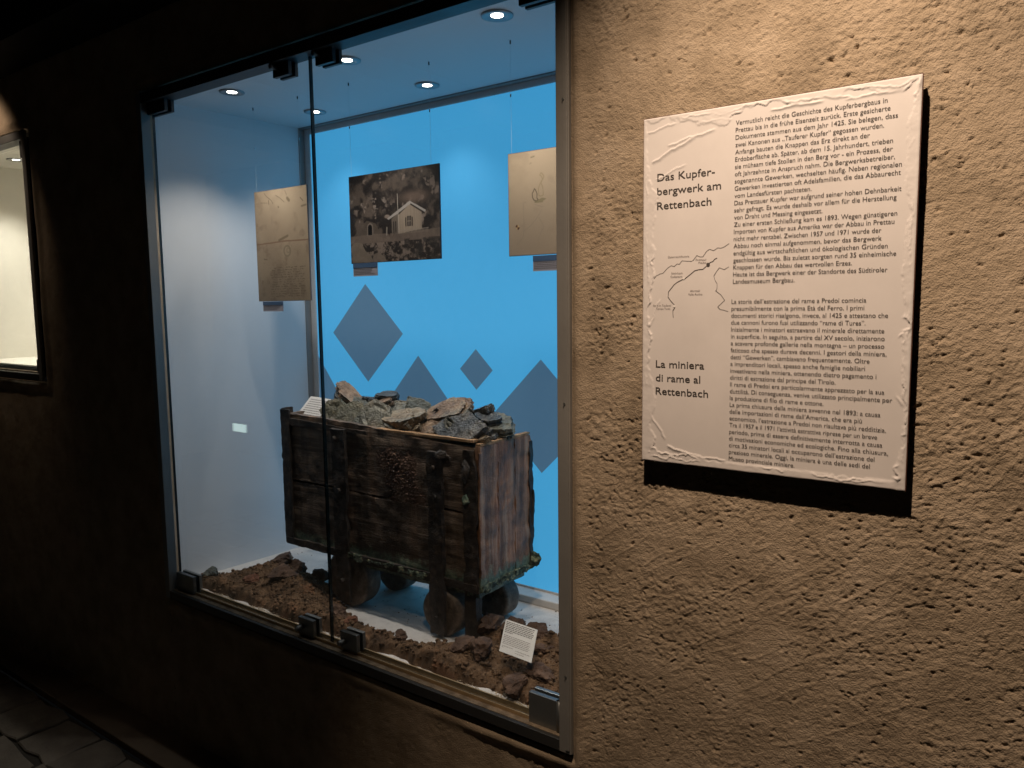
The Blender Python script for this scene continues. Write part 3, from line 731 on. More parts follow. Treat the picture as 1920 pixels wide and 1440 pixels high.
# end boards: three vertical boards on the right end
ys = [BY0 + T + .001, .342, .431, BY1 - .001]
ys[0] = BY0 + .004
for i in range(3):
    warp_box('end_plank', M_wend, cart, BX1 - .002, BX1 + .018, ys[i] + .0012, ys[i + 1] - .0012, BZ0 - .004, 1.226 + .003 * (i == 1), seed=10 + i, amp=.0036, res=.007)
warp_box('rim_board', M_wtop, cart, BX1 - .001, BX1 + .017, BY0 + .006, BY1 - .004, 1.2275, 1.2345, seed=14, amp=.0014, res=.01)
warp_box('end_plank', M_wfront, cart, BX0 - .014, BX0 + .003, BY0 + .004, BY1 - .004, BZ0, 1.262, seed=16, res=.02)
warp_box('cart_bottom', M_wfront, cart, BX0 + .01, BX1 - .01, BY0 + T, BY1 - T, BZ0 + .004, BZ0 + .026, seed=17, res=.03)
# irons
warp_box('corner_iron', M_iron, cart, BX0 - .020, BX0 + .026, BY0 - .009, BY0 - .001, BZ0 - .012, 1.278, seed=20, amp=.003, res=.009, bite=.25)
warp_box('corner_iron', M_iron, cart, BX0 - .022, BX0 - .014, BY0 - .006, BY0 + .045, BZ0 - .012, 1.280, seed=21, amp=.003, res=.009, bite=.3)
warp_box('corner_iron', M_iron, cart, BX1 - .042, BX1 + .012, BY0 - .008, BY0 + .001, BZ0 - .014, 1.215, seed=22, amp=.005, res=.006, bite=.7)
warp_box('corner_iron', M_iron, cart, BX1 + .014, BX1 + .022, BY1 - .014, BY1 + .006, BZ0 - .004, 1.205, seed=23, amp=.005, res=.006, bite=.5)
warp_box('corner_iron', M_wend, cart, BX1 + .016, BX1 + .021, BY0 - .004, BY0 + .018, BZ0 - .004, 1.21, seed=24, amp=.003, res=.008, bite=.4)
warp_box('bottom_iron', M_iron, cart, BX0 - .010, BX1 + .008, BY0 - .012, BY0 - .002, BZ0 - .014, BZ0 + .012, seed=25, amp=.003, res=.009, bite=.4)
warp_box('bottom_iron', M_verd, cart, -1.985, -1.590, BY0 - .015, BY0 - .003, BZ0 - .008, BZ0 + .010, seed=26, amp=.009, res=.005, bite=.9, fr=40)
warp_box('bottom_iron', M_verd, cart, BX1 + .014, BX1 + .024, BY0 - .002, BY1 + .008, BZ0 - .012, BZ0 + .008, seed=27, amp=.007, res=.005, bite=.8, fr=38)
warp_box('top_iron', M_iron, cart, BX0 + .02, -1.86, BY0 - .006, BY0 + .001, 1.222, 1.236, seed=28, amp=.003, res=.010, ztop=lambda t: 1.247 - .014 * t)
warp_box('strap', M_iron, cart, -2.018, -1.952, BY0 - .022, BY0 - .010, .625, 1.232, seed=30, amp=.0035, res=.008, bite=.4)
warp_box('strap', M_iron, cart, -1.578, -1.517, BY0 - .024, BY0 - .011, .612, 1.200, seed=31, amp=.0035, res=.008, bite=.4)
for (x, z, s) in ((-2.0, 1.20, 33), (-1.985, 1.02, 34), (-1.55, 1.15, 35), (-1.545, 1.06, 36), (-1.548, .668, 37), (-1.985, .70, 38)):
    b = MB().tube((x, BY0 - .032, z), (x, BY0 - .021, z), .008, 8); b.build('bolt', M_iron, cart)
# crusts and lumps
def lump(name, mat, parent, c, r, seed, sub=3, amp=.35, cuts=9):
    me = rock_mesh(name, r, seed, sub, amp, cuts); o = link(name, me, mat, parent); o.location = c; return o
def rock_mesh(name, dims, seed, sub=3, rough=.10, cuts=10, layers=0, sharp=36):
    r = random.Random(seed); bm = bmesh.new(); bmesh.ops.create_icosphere(bm, subdivisions=sub, radius=1)
    planes = []
    for i in range(cuts):
        n = Vector((r.gauss(0, 1), r.gauss(0, 1), r.gauss(0, 1))).normalized(); planes.append((n, r.uniform(.42, .9)))
    if layers:
        planes += [(Vector((r.uniform(-.2, .2), r.uniform(-.2, .2), 1)).normalized(), r.uniform(.45, .6)), (Vector((r.uniform(-.2, .2), r.uniform(-.2, .2), -1)).normalized(), r.uniform(.45, .6))]
    off = Vector((seed * 1.37 % 50, seed * 2.11 % 50, seed * .73 % 50))
    for v in bm.verts:
        p = v.co.normalized(); rr = 1.0
        for n, d in planes:
            k = n.dot(p)
            if k > 1e-4: rr = min(rr, d / k)
        rr *= 1 + rough * mn.noise(p * 2.2 + off) + rough * .6 * mn.noise(p * 5.5 + off) + rough * .35 * mn.noise(p * 12 + off)
        q_ = p * rr
        if layers:
            s = q_.z * layers; st_ = round(s * 1.6 + .5 * mn.noise(q_ * 1.5 + off)); kx = .16 * mn.noise(Vector((st_ * 1.7, seed, 0))) + .05 * (st_ % 2); q_.x += kx; q_.y *= 1 + .16 * mn.noise(Vector((st_ * 1.7, seed + 5, 0))) + .07 * (st_ % 2)
        v.co = Vector((q_.x * dims[0], q_.y * dims[1], q_.z * dims[2])) * .62
    me = bpy.data.meshes.new(name); bm.to_mesh(me); bm.free()
    me.polygons.foreach_set('use_smooth', [True] * len(me.polygons))
    try: me.set_sharp_from_angle(angle=rad(sharp))
    except Exception: pass
    return me
lump('lug', M_iron, cart, (BX0 - .026, BY0 + .012, 1.105), (.030, .03, .10), 41)
lump('crust', M_iron, cart, (-1.525, BY0 - .016, 1.186), (.06, .022, .045), 42)
lump('crust', M_iron, cart, (-1.432, BY0 - .010, 1.145), (.036, .022, .06), 43)
lump('crust', M_wend, cart, (-1.428, BY0 - .012, 1.06), (.028, .018, .03), 46)
lump('crust', M_iron, cart, (BX1 + .020, BY1 + .006, .99), (.02, .02, .12), 44)
lump('crust', M_verd, cart, (BX1 + .022, BY1 + .006, .805), (.05, .04, .05), 45)
# flaking raised patch on the upper side plank
X, Z = np.meshgrid(np.linspace(-1.93, -1.47, 240), np.linspace(.84, 1.23, 204), indexing='ij')
pm = np.exp(-((X + 1.71 + (Z - 1.07) * .35) / .085) ** 2 - ((Z - 1.09) / .10) ** 2)
pf1, pf2, pid = worley(X * 95 + Z * 30, Z * 150 - X * 40, 7)
ph = -.004 + pm * (.0035 + .0045 * fbm(X * 120, Z * 190, 3, 3)) + np.where(pid > .5, sstep(.55, .1, pf1) * .0035, 0) * sstep(.15, .6, pm)
ph = ph + .0015 * np.exp(-((X + 1.71) / .16) ** 2) * fbm(X * 40, Z * 40, 8, 3)
link('flaking_patch', grid_mesh('flaking_patch', X, BY0 - ph, Z, (np.maximum.reduce([ph[:-1, :-1], ph[1:, 1:]]) > -.002)), M_wflake, cart)
# chassis
warp_box('chassis_beam', M_wfront, cart, -2.03, -1.43, .262, .300, .752, .786, seed=50, amp=.004, res=.014, bite=.5)
warp_box('chassis_beam', M_wfront, cart, -2.03, -1.43, .455, .495, .752, .786, seed=51, amp=.004, res=.02)
warp_box('chassis_beam', M_wfront, cart, -1.45, -1.405, .262, .505, .752, .784, seed=52, amp=.003, res=.014)
warp_box('chassis_beam', M_wfront, cart, -2.03, -1.98, .262, .505, .752, .784, seed=53, amp=.003, res=.02)
warp_box('leg', M_iron, cart, -1.462, -1.418, .262, .292, .600, .770, seed=54, amp=.003, res=.01)
def wheel(x, y0, y1, z, r, seed):
    w = empty('wheel', (x, (y0 + y1) / 2, z)); w.parent = cart
    n = 40; hw = (y1 - y0) / 2; rr = random.Random(seed)
    prof = [(0.0, -hw), (r * .30, -hw - .001), (r * .62, -hw + .001), (r * .9, -hw), (r * .985, -hw + .004), (r, -hw + .012), (r * 1.0, hw - .012), (r * .985, hw - .003), (r * .9, hw), (r * .3, hw), (0, hw)]
    v = []; f = []
    for k, (q_, yy) in enumerate(prof):
        for i in range(n):
            t = 2 * math.pi * i / n; g = 1 + .018 * mn.noise(Vector((math.cos(t) * 2 + seed, math.sin(t) * 2, yy * 30)))
            v.append((q_ * g * math.cos(t), yy + .0015 * mn.noise(Vector((math.cos(t) * q_ * 60, seed, math.sin(t) * q_ * 60))), q_ * g * math.sin(t)))
    for k in range(len(prof) - 1):
        for i in range(n): f.append((k * n + i, k * n + (i + 1) % n, (k + 1) * n + (i + 1) % n, (k + 1) * n + i))
    MB().add(v, f).build('disc', M_wheel, w, smooth=True)
    MB().tube((0, -hw - .004, 0), (0, -hw, 0), .014, 14).build('hub', M_iron, w)
    return w
wheel(-1.552, .247, .318, .677, .077, 3)
wheel(-1.985, .246, .318, .700, .100, 4)
wheel(-1.505, .440, .515, .672, .074, 5)
wheel(-1.960, .440, .515, .676, .078, 6)
for x, z in ((-1.53, .676), (-1.968, .686)):
    MB().tube((x, .26, z), (x, .51, z), .010, 12).build('axle', M_iron, cart)

# ---- stones in the cart: every one its own thing
def slab_stone(name, dims, seed):
    """foliated schist: jagged angular outline, broken strata on the sides, uneven split faces"""
    r = random.Random(seed); N = 72; L = r.choice((4, 5, 6)); nc = r.randint(6, 9)
    ang = sorted(2 * math.pi * (i + r.uniform(-.32, .32)) / nc for i in range(nc)); rad_ = [r.uniform(.72, 1.08) for _ in ang]
    pts = [Vector((math.cos(a) * q, math.sin(a) * q)) for a, q in zip(ang, rad_)]
    def R(t):
        d = Vector((math.cos(t), math.sin(t))); best = 1.0
        for i in range(nc):
            a, b = pts[i], pts[(i + 1) % nc]; e = b - a; den = d.x * e.y - d.y * e.x
            if abs(den) < 1e-9: continue
            k = (a.x * e.y - a.y * e.x) / den; u = (a.x * d.y - a.y * d.x) / den
            if k > 0 and -1e-6 <= u <= 1 + 1e-6: best = k
        return best
    base = [R(2 * math.pi * i / N) for i in range(N)]
    lev = sorted([r.uniform(-.9, .9) for _ in range(L - 1)]); lev = [-1] + lev + [1]
    v = []; rings = []
    tilt = r.uniform(-.35, .35); tp = r.uniform(.15, .55) * r.choice((-1, 1))
    def P(i, f, z, s):
        t = 2 * math.pi * i / N; q = base[i] * f
        q *= 1 + .10 * mn.noise(Vector((math.cos(t) * 5 + s, math.sin(t) * 5, seed))) + .07 * mn.noise(Vector((math.cos(t) * 15, math.sin(t) * 15 + s, seed)))
        x = math.cos(t) * q; y = math.sin(t) * q
        zz = z * (1 - tp * x * .8) + tilt * x * z * .2
        zz += .15 * mn.noise(Vector((x * 2.5, y * 2.5, seed + z))) + .11 * mn.noise(Vector((x * 7, y * 7, seed + z * 2)))
        return (x * dims[0] * .52, y * dims[1] * .55, zz * dims[2] * .46)
    def ring(f, z, s): rings.append([len(v) + i for i in range(N)]); v.extend(P(i, f, z, s) for i in range(N))
    for f in (.22, .45, .68, .86): ring(f, -1, 0)
    for l in range(L):
        f = r.uniform(.78, 1.08); s = r.uniform(0, 30)
        ring(f, lev[l], s); ring(f * r.uniform(.97, 1.02), lev[l + 1] - .02, s)
    for f in (.86, .68, .45, .22): ring(f, 1 - (r.uniform(.05, .30) if f < .8 and r.random() < .5 else 0), 0)
    f_ = []
    for a, b in zip(rings[:-1], rings[1:]): f_ += [(a[i], a[(i + 1) % N], b[(i + 1) % N], b[i]) for i in range(N)]
    f_.append(tuple(reversed(rings[0]))); f_.append(tuple(rings[-1]))
    me = bpy.data.meshes.new(name); me.from_pydata(v, [], f_); me.update()
    me.polygons.foreach_set('use_smooth', [True] * len(me.polygons))
    try: me.set_sharp_from_angle(angle=rad(22))
    except Exception: pass
    return me
def stone(label, c, dims, rot, mat, seed, sub=5, rough=.16, layers=5, cuts=12, cat='stone', name='stone', group='stones heaped in the mine cart'):
    me = slab_stone(name, dims, seed)
    o = link(name, me, mat); o.location = c; o.rotation_euler = Euler([rad(a) for a in rot])
    tag(o, label, cat, group); return o
ST = [
 ('long rusty brown splinter stone standing highest on the left of the load', (-2.112, .400, 1.322), (.200, .075, .042), (22, 32, -6), M_rust, 101),
 ('blackish jagged stone under the tilted splinter at the left', (-2.150, .410, 1.300), (.110, .08, .050), (30, 40, 20), M_black, 102),
 ('olive squarish block beside the white card in the cart', (-2.112, .330, 1.270), (.115, .10, .042), (62, -10, 10), M_olive, 103),
 ('broad olive green slab in front, right of the olive block', (-2.002, .330, 1.268), (.180, .105, .034), (58, 8, 5), M_olive, 104),
 ('pale grey ridged slab leaning at the front middle', (-1.872, .312, 1.268), (.150, .115, .030), (56, 18, -8), M_greyst, 105),
 ('small black block perched on top behind the pale slab', (-1.940, .425, 1.322), (.110, .07, .036), (14, 6, 15), M_black, 106),
 ('flat light brown slab lying across the middle front', (-1.748, .318, 1.276), (.210, .10, .036), (24, -9, -6), M_tan, 107),
 ('narrow tan wedge sloping down at the middle front rim', (-1.722, .300, 1.254), (.120, .05, .040), (30, -28, 0), M_tan, 108),
 ('dark grey pointed stone behind the flat brown slab', (-1.758, .390, 1.300), (.110, .08, .040), (50, 30, 30), M_greenst, 109),
 ('grey rounded stone between the perched block and the point', (-1.858, .400, 1.288), (.120, .09, .034), (40, 0, 12), M_greyst, 110),
 ('largest rust orange stone rising at the right middle', (-1.592, .362, 1.306), (.215, .12, .042), (40, -14, -4), M_rust, 111),
 ('rusty brown slab below the largest rust orange stone', (-1.600, .312, 1.258), (.175, .08, .030), (44, -4, 4), M_rust, 112),
 ('small pale tan chip between the wedge and rusty slab', (-1.675, .294, 1.246), (.070, .04, .032), (40, -20, 0), M_tan, 113),
 ('big black glossy slab leaning at the front right', (-1.494, .302, 1.262), (.215, .105, .036), (48, -12, 4), M_black, 114),
 ('dark pointed stone sticking out right at the back', (-1.512, .425, 1.296), (.140, .07, .046), (12, -16, -14), M_black, 115),
 ('thick dark green block at the right end of the load', (-1.446, .400, 1.264), (.150, .11, .048), (24, 6, 8), M_greenst, 116),
 ('long thin black slab along the front right rim', (-1.462, .345, 1.238), (.150, .07, .036), (15, -4, 0), M_black, 117),
 ('small orange tan shard on the right front rim', (-1.408, .288, 1.240), (.075, .03, .018), (25, -16, 0), M_tan, 118),
 ('small dark pebble in the right corner of the cart', (-1.418, .345, 1.228), (.050, .04, .026), (0, 0, 30), M_black, 119),
 ('grey stone half hidden behind the rusty stones', (-1.67, .43, 1.27), (.14, .10, .07), (10, 10, 40), M_greyst, 120),
 ('olive stone half hidden at the back of the load', (-2.02, .45, 1.27), (.16, .10, .07), (10, -10, 20), M_greenst, 121),
 ('thin dark slab wedged between olive and pale slabs', (-1.930, .318, 1.255), (.10, .06, .05), (50, -30, 10), M_greenst, 122),
 ('dark stone in the gap under the flat brown slab', (-1.735, .330, 1.240), (.16, .08, .05), (20, 0, 0), M_black, 123),
 ('little grey shard lying on the front rim near the strap', (-1.785, .290, 1.246), (.08, .035, .022), (30, 12, 0), M_greyst, 124),
 ('thin black shard standing between the two rusty stones', (-1.648, .360, 1.285), (.09, .03, .05), (50, -35, 10), M_black, 126),
 ('narrow grey green sliver lying above the olive slab', (-2.035, .385, 1.300), (.13, .05, .026), (20, 12, -15), M_greenst, 127),
 ('small rusty shard behind the pale ridged slab', (-1.895, .375, 1.312), (.07, .04, .028), (20, -20, 30), M_rust, 128),
 ('dark shard pointing left beside the perched block', (-2.005, .42, 1.305), (.09, .04, .03), (10, 20, 50), M_black, 129),
 ('small dark wedge under the narrow tan wedge', (-1.700, .284, 1.238), (.08, .03, .024), (30, 14, 0), M_black, 130),
 ('flat green black plate on top of the thick green block', (-1.455, .385, 1.292), (.12, .07, .018), (18, 12, -10), M_black, 131),
 ('grey plate leaning against the big black slab', (-1.545, .310, 1.268), (.07, .04, .05), (50, 40, 0), M_greyst, 132),
 ('rusty chip tucked beside the big black slab', (-1.565, .290, 1.240), (.075, .035, .026), (30, -10, 0), M_rust, 125),
]
for lab, c, d, r_, m_, s_ in ST: stone(lab, c, d, r_, m_, s_)
# hidden filling under the stones
hf = MB().box(BX0 + .02, BX1 - .02, BY0 + T + .002, BY1 - T - .002, .83, 1.212)
fill = warp_box('stone_fill', M_greenst, None, BX0 + .02, BX1 - .022, BY0 + T + .004, BY1 - T - .004, .85, 1.215, seed=60, amp=.012, res=.018, fr=30)
tag(fill, 'small broken stones filling the mine cart under the slabs', 'stones', kind='stuff')

# ---- cards
def card(label, corners, lines, name='label_card', th=.002):
    """corners TL TR BR BL in world; printed lines as (v, u0, u1, height, ink)"""
    tl, tr, br, bl = [Vector(p) for p in corners]; br = tr + bl - tl
    n = (tr - tl).cross(bl - tl).normalized()
    if n.y > 0: n = -n
    base = bl.copy()
    r = empty(name, base); 
    P = lambda u, v, h: (tl + (tr - tl) * u + (bl - tl) * v + (br - tr - bl + tl) * u * v + n * h) - base
    mb = MB(); v = [P(0, 0, 0), P(1, 0, 0), P(1, 1, 0), P(0, 1, 0), P(0, 0, -th), P(1, 0, -th), P(1, 1, -th), P(0, 1, -th)]
    mb.add(v, [(3, 2, 1, 0), (4, 5, 6, 7), (0, 1, 5, 4), (1, 2, 6, 5), (2, 3, 7, 6), (3, 0, 4, 7)]); mb.build('card_sheet', M_card, r)
    t = MB(); rr = random.Random(3)
    for (vv, u0, u1, hh, bold) in lines:
        u = u0
        while u < u1:
            w = min(rr.uniform(.03, .10), u1 - u); a = .0005
            t.add([P(u, vv, a), P(u + w, vv, a), P(u + w, vv + hh, a), P(u, vv + hh, a)], [(3, 2, 1, 0)], bold); u += w + .014
    t.build('printed_lines', [M_inkgrey, M_ink], r)
    tag(r, label, 'card'); return r
L1 = [(.05 + k * .052, .05, .93 - .02 * (k % 3), .020, 1) for k in range(6)] + [(.05 + 6 * .052, .05, .30, .020, 1)]
L1 += [(.47 + k * .050, .05, .88 - .03 * (k % 2), .013, 0) for k in range(6)] + [(.80, .05, .40, .011, 0), (.84, .05, .10, .010, 0), (.83, .48, .92, .010, 0), (.90, .48, .75, .010, 0)]
card('white printed label card stuck tilted in the brown soil, lower right', [(-1.236, .170, .760), (-1.128, .170, .755), (-1.110, .112, .684), (-1.218, .112, .693)], L1)
L2 = [(.12 + k * .10, .10, .92 - .03 * (k % 3), .026, 0) for k in range(8)]
card('white printed label card leaning among stones at the left of the cart', [(-2.289, .37, 1.313), (-2.167, .37, 1.308), (-2.190, .318, 1.232), (-2.318, .318, 1.240)], L2)

# ================================================================ SOIL
def soil_h(X, Y):
    w = fbm(X * 9, Y * 9, 4, 3) - .5
    def g(cx, cy, sx, sy, a): return a * np.exp(-((X - cx) / sx) ** 2 - ((Y - cy) / sy) ** 2)
    h = g(-2.33, .25, .24, .105, .070) + g(-2.50, .13, .17, .08, .040) + g(-2.12, .15, .22, .07, .040) + g(-2.42, .30, .10, .07, .02)
    h = h + g(-1.75, .10, .42, .050, .034) + g(-1.93, .12, .1, .05, .015)
    h = h + g(-1.17, .29, .17, .10, .095) + g(-1.36, .15, .20, .07, .050) + g(-1.04, .14, .12, .10, .055) + g(-1.38, .33, .07, .06, .040) + g(-1.00, .35, .10, .10, .06)
    h = h + .030 * np.exp(-((Y - .075) / .035) ** 2) * sstep(.2, .5, fbm(X * 5, Y * 3, 77, 2))
    h = h - .022 + w * .022
    h = h * sstep(.040, .066, Y + w * .05) - (1 - sstep(.040, .066, Y + w * .05)) * .02
    f1, f2, idv = worley(X * 34 + w * 2, Y * 34, 11)
    lumps = (f2 - f1) * (.002 + .010 * idv) + idv * .005 * sstep(0, .3, f2 - f1)
    f1, f2, idv = worley(X * 55 + w, Y * 60, 14)
    lumps = lumps + (f2 - f1) * .006 * idv + idv * .004 * sstep(0, .25, f2 - f1)
    f1, f2, idv = worley(X * 85, Y * 85, 17)
    lumps = lumps + (f2 - f1) * (.002 + .005 * idv)
    return h + (lumps + (fbm(X * 120, Y * 120, 31, 3) - .5) * .006) * sstep(-.010, .01, h)
nx, ny = 560, 190
X, Y = np.meshgrid(np.linspace(CX0 + .003, CX1 - .003, nx), np.linspace(.041, .60, ny), indexing='ij')
H = soil_h(X, Y)
keep = np.maximum.reduce([H[:-1, :-1], H[1:, :-1], H[1:, 1:], H[:-1, 1:]]) > -.002
me = grid_mesh('soil', X, Y, .600 + H, keep)
soil = link('soil', me, M_soil); tag(soil, 'loose brown soil spread along the floor behind the glass', 'soil', kind='stuff')
# small crumbs and clods
rs = np.random.RandomState(8); protos = []
for s in range(6):
    m_ = rock_mesh('t', (1, 1, .8), 200 + s, 1, .25, 6)
    protos.append((np.array([v.co[:] for v in m_.vertices]), np.array([p.vertices[:] for p in m_.polygons]))); bpy.data.meshes.remove(m_)
def scatter(name, pts, sizes, mat, label, cat, parent=None):
    V_, F_ = [], []; b = 0
    for (x, y, z), s in zip(pts, sizes):
        pv, pf = protos[rs.randint(6)]; a = rs.uniform(0, 6.28); ca, sa = math.cos(a), math.sin(a)
        sc = np.array([1, rs.uniform(.6, 1), rs.uniform(.5, .9)]) * s
        q_ = pv * sc; q_ = np.stack([q_[:, 0] * ca - q_[:, 1] * sa, q_[:, 0] * sa + q_[:, 1] * ca, q_[:, 2]], -1) + np.array([x, y, z])
        V_.append(q_); F_.append(pf + b); b += len(pv)
    V_ = np.concatenate(V_); F_ = np.concatenate(F_)
    me = bpy.data.meshes.new(name); me.vertices.add(len(V_)); me.vertices.foreach_set('co', V_.ravel().astype(np.float32))
    me.loops.add(len(F_) * 3); me.loops.foreach_set('vertex_index', F_.ravel().astype(np.int32))
    me.polygons.add(len(F_)); me.polygons.foreach_set('loop_start', (np.arange(len(F_)) * 3).astype(np.int32)); me.update(calc_edges=True)
    o = link(name, me, mat); tag(o, label, cat, kind='stuff'); return o
xs_ = rs.uniform(CX0 + .02, CX1 - .02, 9000); ys_ = rs.uniform(.055, .50, 9000); hh = soil_h(xs_, ys_)
ok = hh > .001; xs_, ys_, hh = xs_[ok], ys_[ok], hh[ok]
sz = .004 + .020 * rs.power(.28, len(xs_)) ** 1.0 * .55
sz = .003 + .016 * rs.rand(len(xs_)) ** 4
scatter('soil_crumbs', list(zip(xs_, ys_, .600 + hh + sz * .15)), sz, M_soil, 'small brown crumbs and clods lying on the loose soil', 'soil crumbs')
xs_ = rs.uniform(-1.75, CX1 - .02, 260); ys_ = rs.uniform(.28, .62, 260)
xs_ = np.concatenate([xs_, rs.uniform(-2.6, -1.7, 240)]); ys_ = np.concatenate([ys_, rs.uniform(.25, .62, 240)])
hh = soil_h(xs_, ys_); ok = hh < 0.0
n_ = ok.sum(); sz = .0015 + .0045 * rs.rand(n_) ** 3
scatter('floor_crumbs', list(zip(xs_[ok], ys_[ok], np.full(n_, .6008))), sz, M_soil, 'tiny dark crumbs scattered over the white case floor', 'crumbs')
xs_ = rs.uniform(CX0 + .02, CX1 - .03, 3200); ys_ = .051 + .045 * rs.rand(3200) ** 1.4; hh = np.maximum(soil_h(xs_, ys_), 0)
pk = fbm(xs_ * 7, ys_ * 4, 61, 2) > .47; xs_, ys_, hh = xs_[pk], ys_[pk], hh[pk]; sz = .0015 + .004 * rs.rand(len(xs_)) ** 2
scatter('pale_grit', list(zip(xs_, ys_, .6015 + hh * .5)), sz, M_chip, 'pale sandy grit along the front edge of the soil', 'grit')
xs_ = rs.uniform(-2.6, -1.0, 500); ys_ = rs.uniform(.009, .016, 500); sz = .001 + .0028 * rs.rand(500) ** 2
scatter('ledge_crumbs', list(zip(xs_, ys_, np.full(500, .5788))), sz, M_soil, 'brown crumbs fallen on the ledge in front of the glass', 'crumbs')
# large lumps: one thing each
CL = [
 ('angular brown lump crowning the soil mound left of the cart', (-2.405, .300, .668), (.105, .08, .060), M_clod, 301),
 ('brown lump right of the crowning one on the left mound', (-2.330, .310, .655), (.085, .07, .055), M_clod, 302),
 ('flat topped reddish lump in the middle of the left mound', (-2.290, .205, .648), (.105, .07, .050), M_clod, 303),
 ('dark round stone alone at the far left corner by the white wall', (-2.592, .100, .618), (.055, .05, .044), M_greenst, 304),
 ('small brown lump at the left mound edge beside the wheel', (-2.235, .335, .640), (.060, .05, .050), M_clod, 305),
 ('small flat reddish lump low on the left mound', (-2.385, .150, .640), (.070, .05, .022), M_clod_red, 306),
 ('brown lump behind the crowning lump on the left mound', (-2.455, .330, .636), (.06, .05, .035), M_clod, 307),
 ('dark lump just right of the glass joint behind the first clamp', (-1.872, .105, .625), (.060, .05, .042), M_clod, 308),
 ('dark brown lump left below the tilted card', (-1.375, .150, .640), (.080, .06, .046), M_clod, 309),
 ('dark purple brown lump directly below left of the tilted card', (-1.305, .140, .650), (.100, .07, .055), M_clod, 310),
 ('dark brown lump crowning the soil right of the tilted card', (-1.215, .300, .700), (.085, .07, .048), M_clod, 311),
 ('brown lump behind the upper left corner of the tilted card', (-1.325, .315, .668), (.075, .06, .055), M_clod, 312),
 ('dark lump at the shaded end of the mound beside the cart leg', (-1.400, .310, .645), (.100, .07, .060), M_clod, 313),
 ('flat faced brown lump right of and below the tilted card', (-1.098, .135, .652), (.085, .06, .045), M_clod, 314),
 ('rounded little brown lump in front, below the tilted card', (-1.168, .105, .640), (.042, .04, .042), M_clod, 315),
 ('angular brown lump nearest the glass above the corner patch', (-1.140, .085, .628), (.080, .06, .050), M_clod, 316),
 ('small dark lump between the crowning lump and the card', (-1.255, .285, .690), (.050, .04, .040), M_clod, 317),
 ('oval shadowed lump right of the card edge', (-1.150, .235, .705), (.060, .045, .030), M_clod, 318),
 ('small reddish lump on the front strip between the clamps', (-1.800, .095, .628), (.045, .04, .025), M_clod_red, 319),
 ('small brown lump on the thin strip before the near wheel', (-1.62, .13, .628), (.05, .04, .03), M_clod, 320),
]
for lab, c, d, m_, s_ in CL:
    me = rock_mesh('earth_lump', d, s_, 4, .22, 11); o = link('earth_lump', me, m_)
    h = float(soil_h(np.array([c[0]]), np.array([c[1]]))[0]); o.location = (c[0], c[1], .600 + max(h, 0) + d[2] * .22); o.rotation_euler = (0, 0, s_)
    tag(o, lab, 'lump', 'large lumps lying in the soil')

# ================================================================ TEXT PANEL
panel = empty('text_panel', (-.461, 0, 1.314))
tag(panel, 'white plastered text panel about the copper mine mounted on the rough lit wall', 'sign')
PX0, PX1, PZ0, PZ1, PY = -.716, -.207, 1.314, 2.024, -.032
ox, oz = -.461, 1.314
MB().box(PX0 - ox, PX1 - ox, PY + .0025, PY + .0155, PZ0 - oz, PZ1 - oz).build('panel_board', M_boardside, panel, bevel=.0008)
MB().box(PX0 - ox - .0012, PX1 - ox + .0012, PY + .0012, PY + .0026, PZ0 - oz - .0010, PZ1 - oz + .0014).build('panel_edge', M_boardedge, panel)
for bx in (-.15, .15):
    for bz in (.12, .58): MB().tube((bx, PY + .0156, bz), (bx, -.001, bz), .012, 12).build('wall_spacer', M_clampdark, panel)
nx, nz = 300, 418
X, Z = np.meshgrid(np.linspace(PX0, PX1, nx), np.linspace(PZ0, PZ1, nz), indexing='ij')
dl, dr, db, dt = X - PX0, PX1 - X, Z - PZ0, PZ1 - Z
nA = fbm(X * 20, Z * 20, 7, 4, .6); nB = fbm(X * 60, Z * 60, 17, 3, .6); nC = fbm(X * 7, Z * 7, 27, 2)
d = np.minimum(np.minimum(dl * 1.25, dr * 1.5), np.minimum(db * 1.05, dt * 1.10))
b1 = d - .000 - .036 * nC - (nA - .5) * .050
lay = sstep(.0022, -.0008, b1)
h = lay * (.0006 + .0012 * nB) + np.exp(-(b1 / .0014) ** 2) * .0022 * sstep(.48, .68, fbm(X * 26, Z * 26, 37, 2))
b2 = d - .010 - (nB - .5) * .012 - (nA - .5) * .02
h = h + np.exp(-(b2 / .0012) ** 2) * .0017 * sstep(.48, .66, fbm(X * 18 + 9, Z * 18, 47, 2)) * sstep(.034, .02, d)
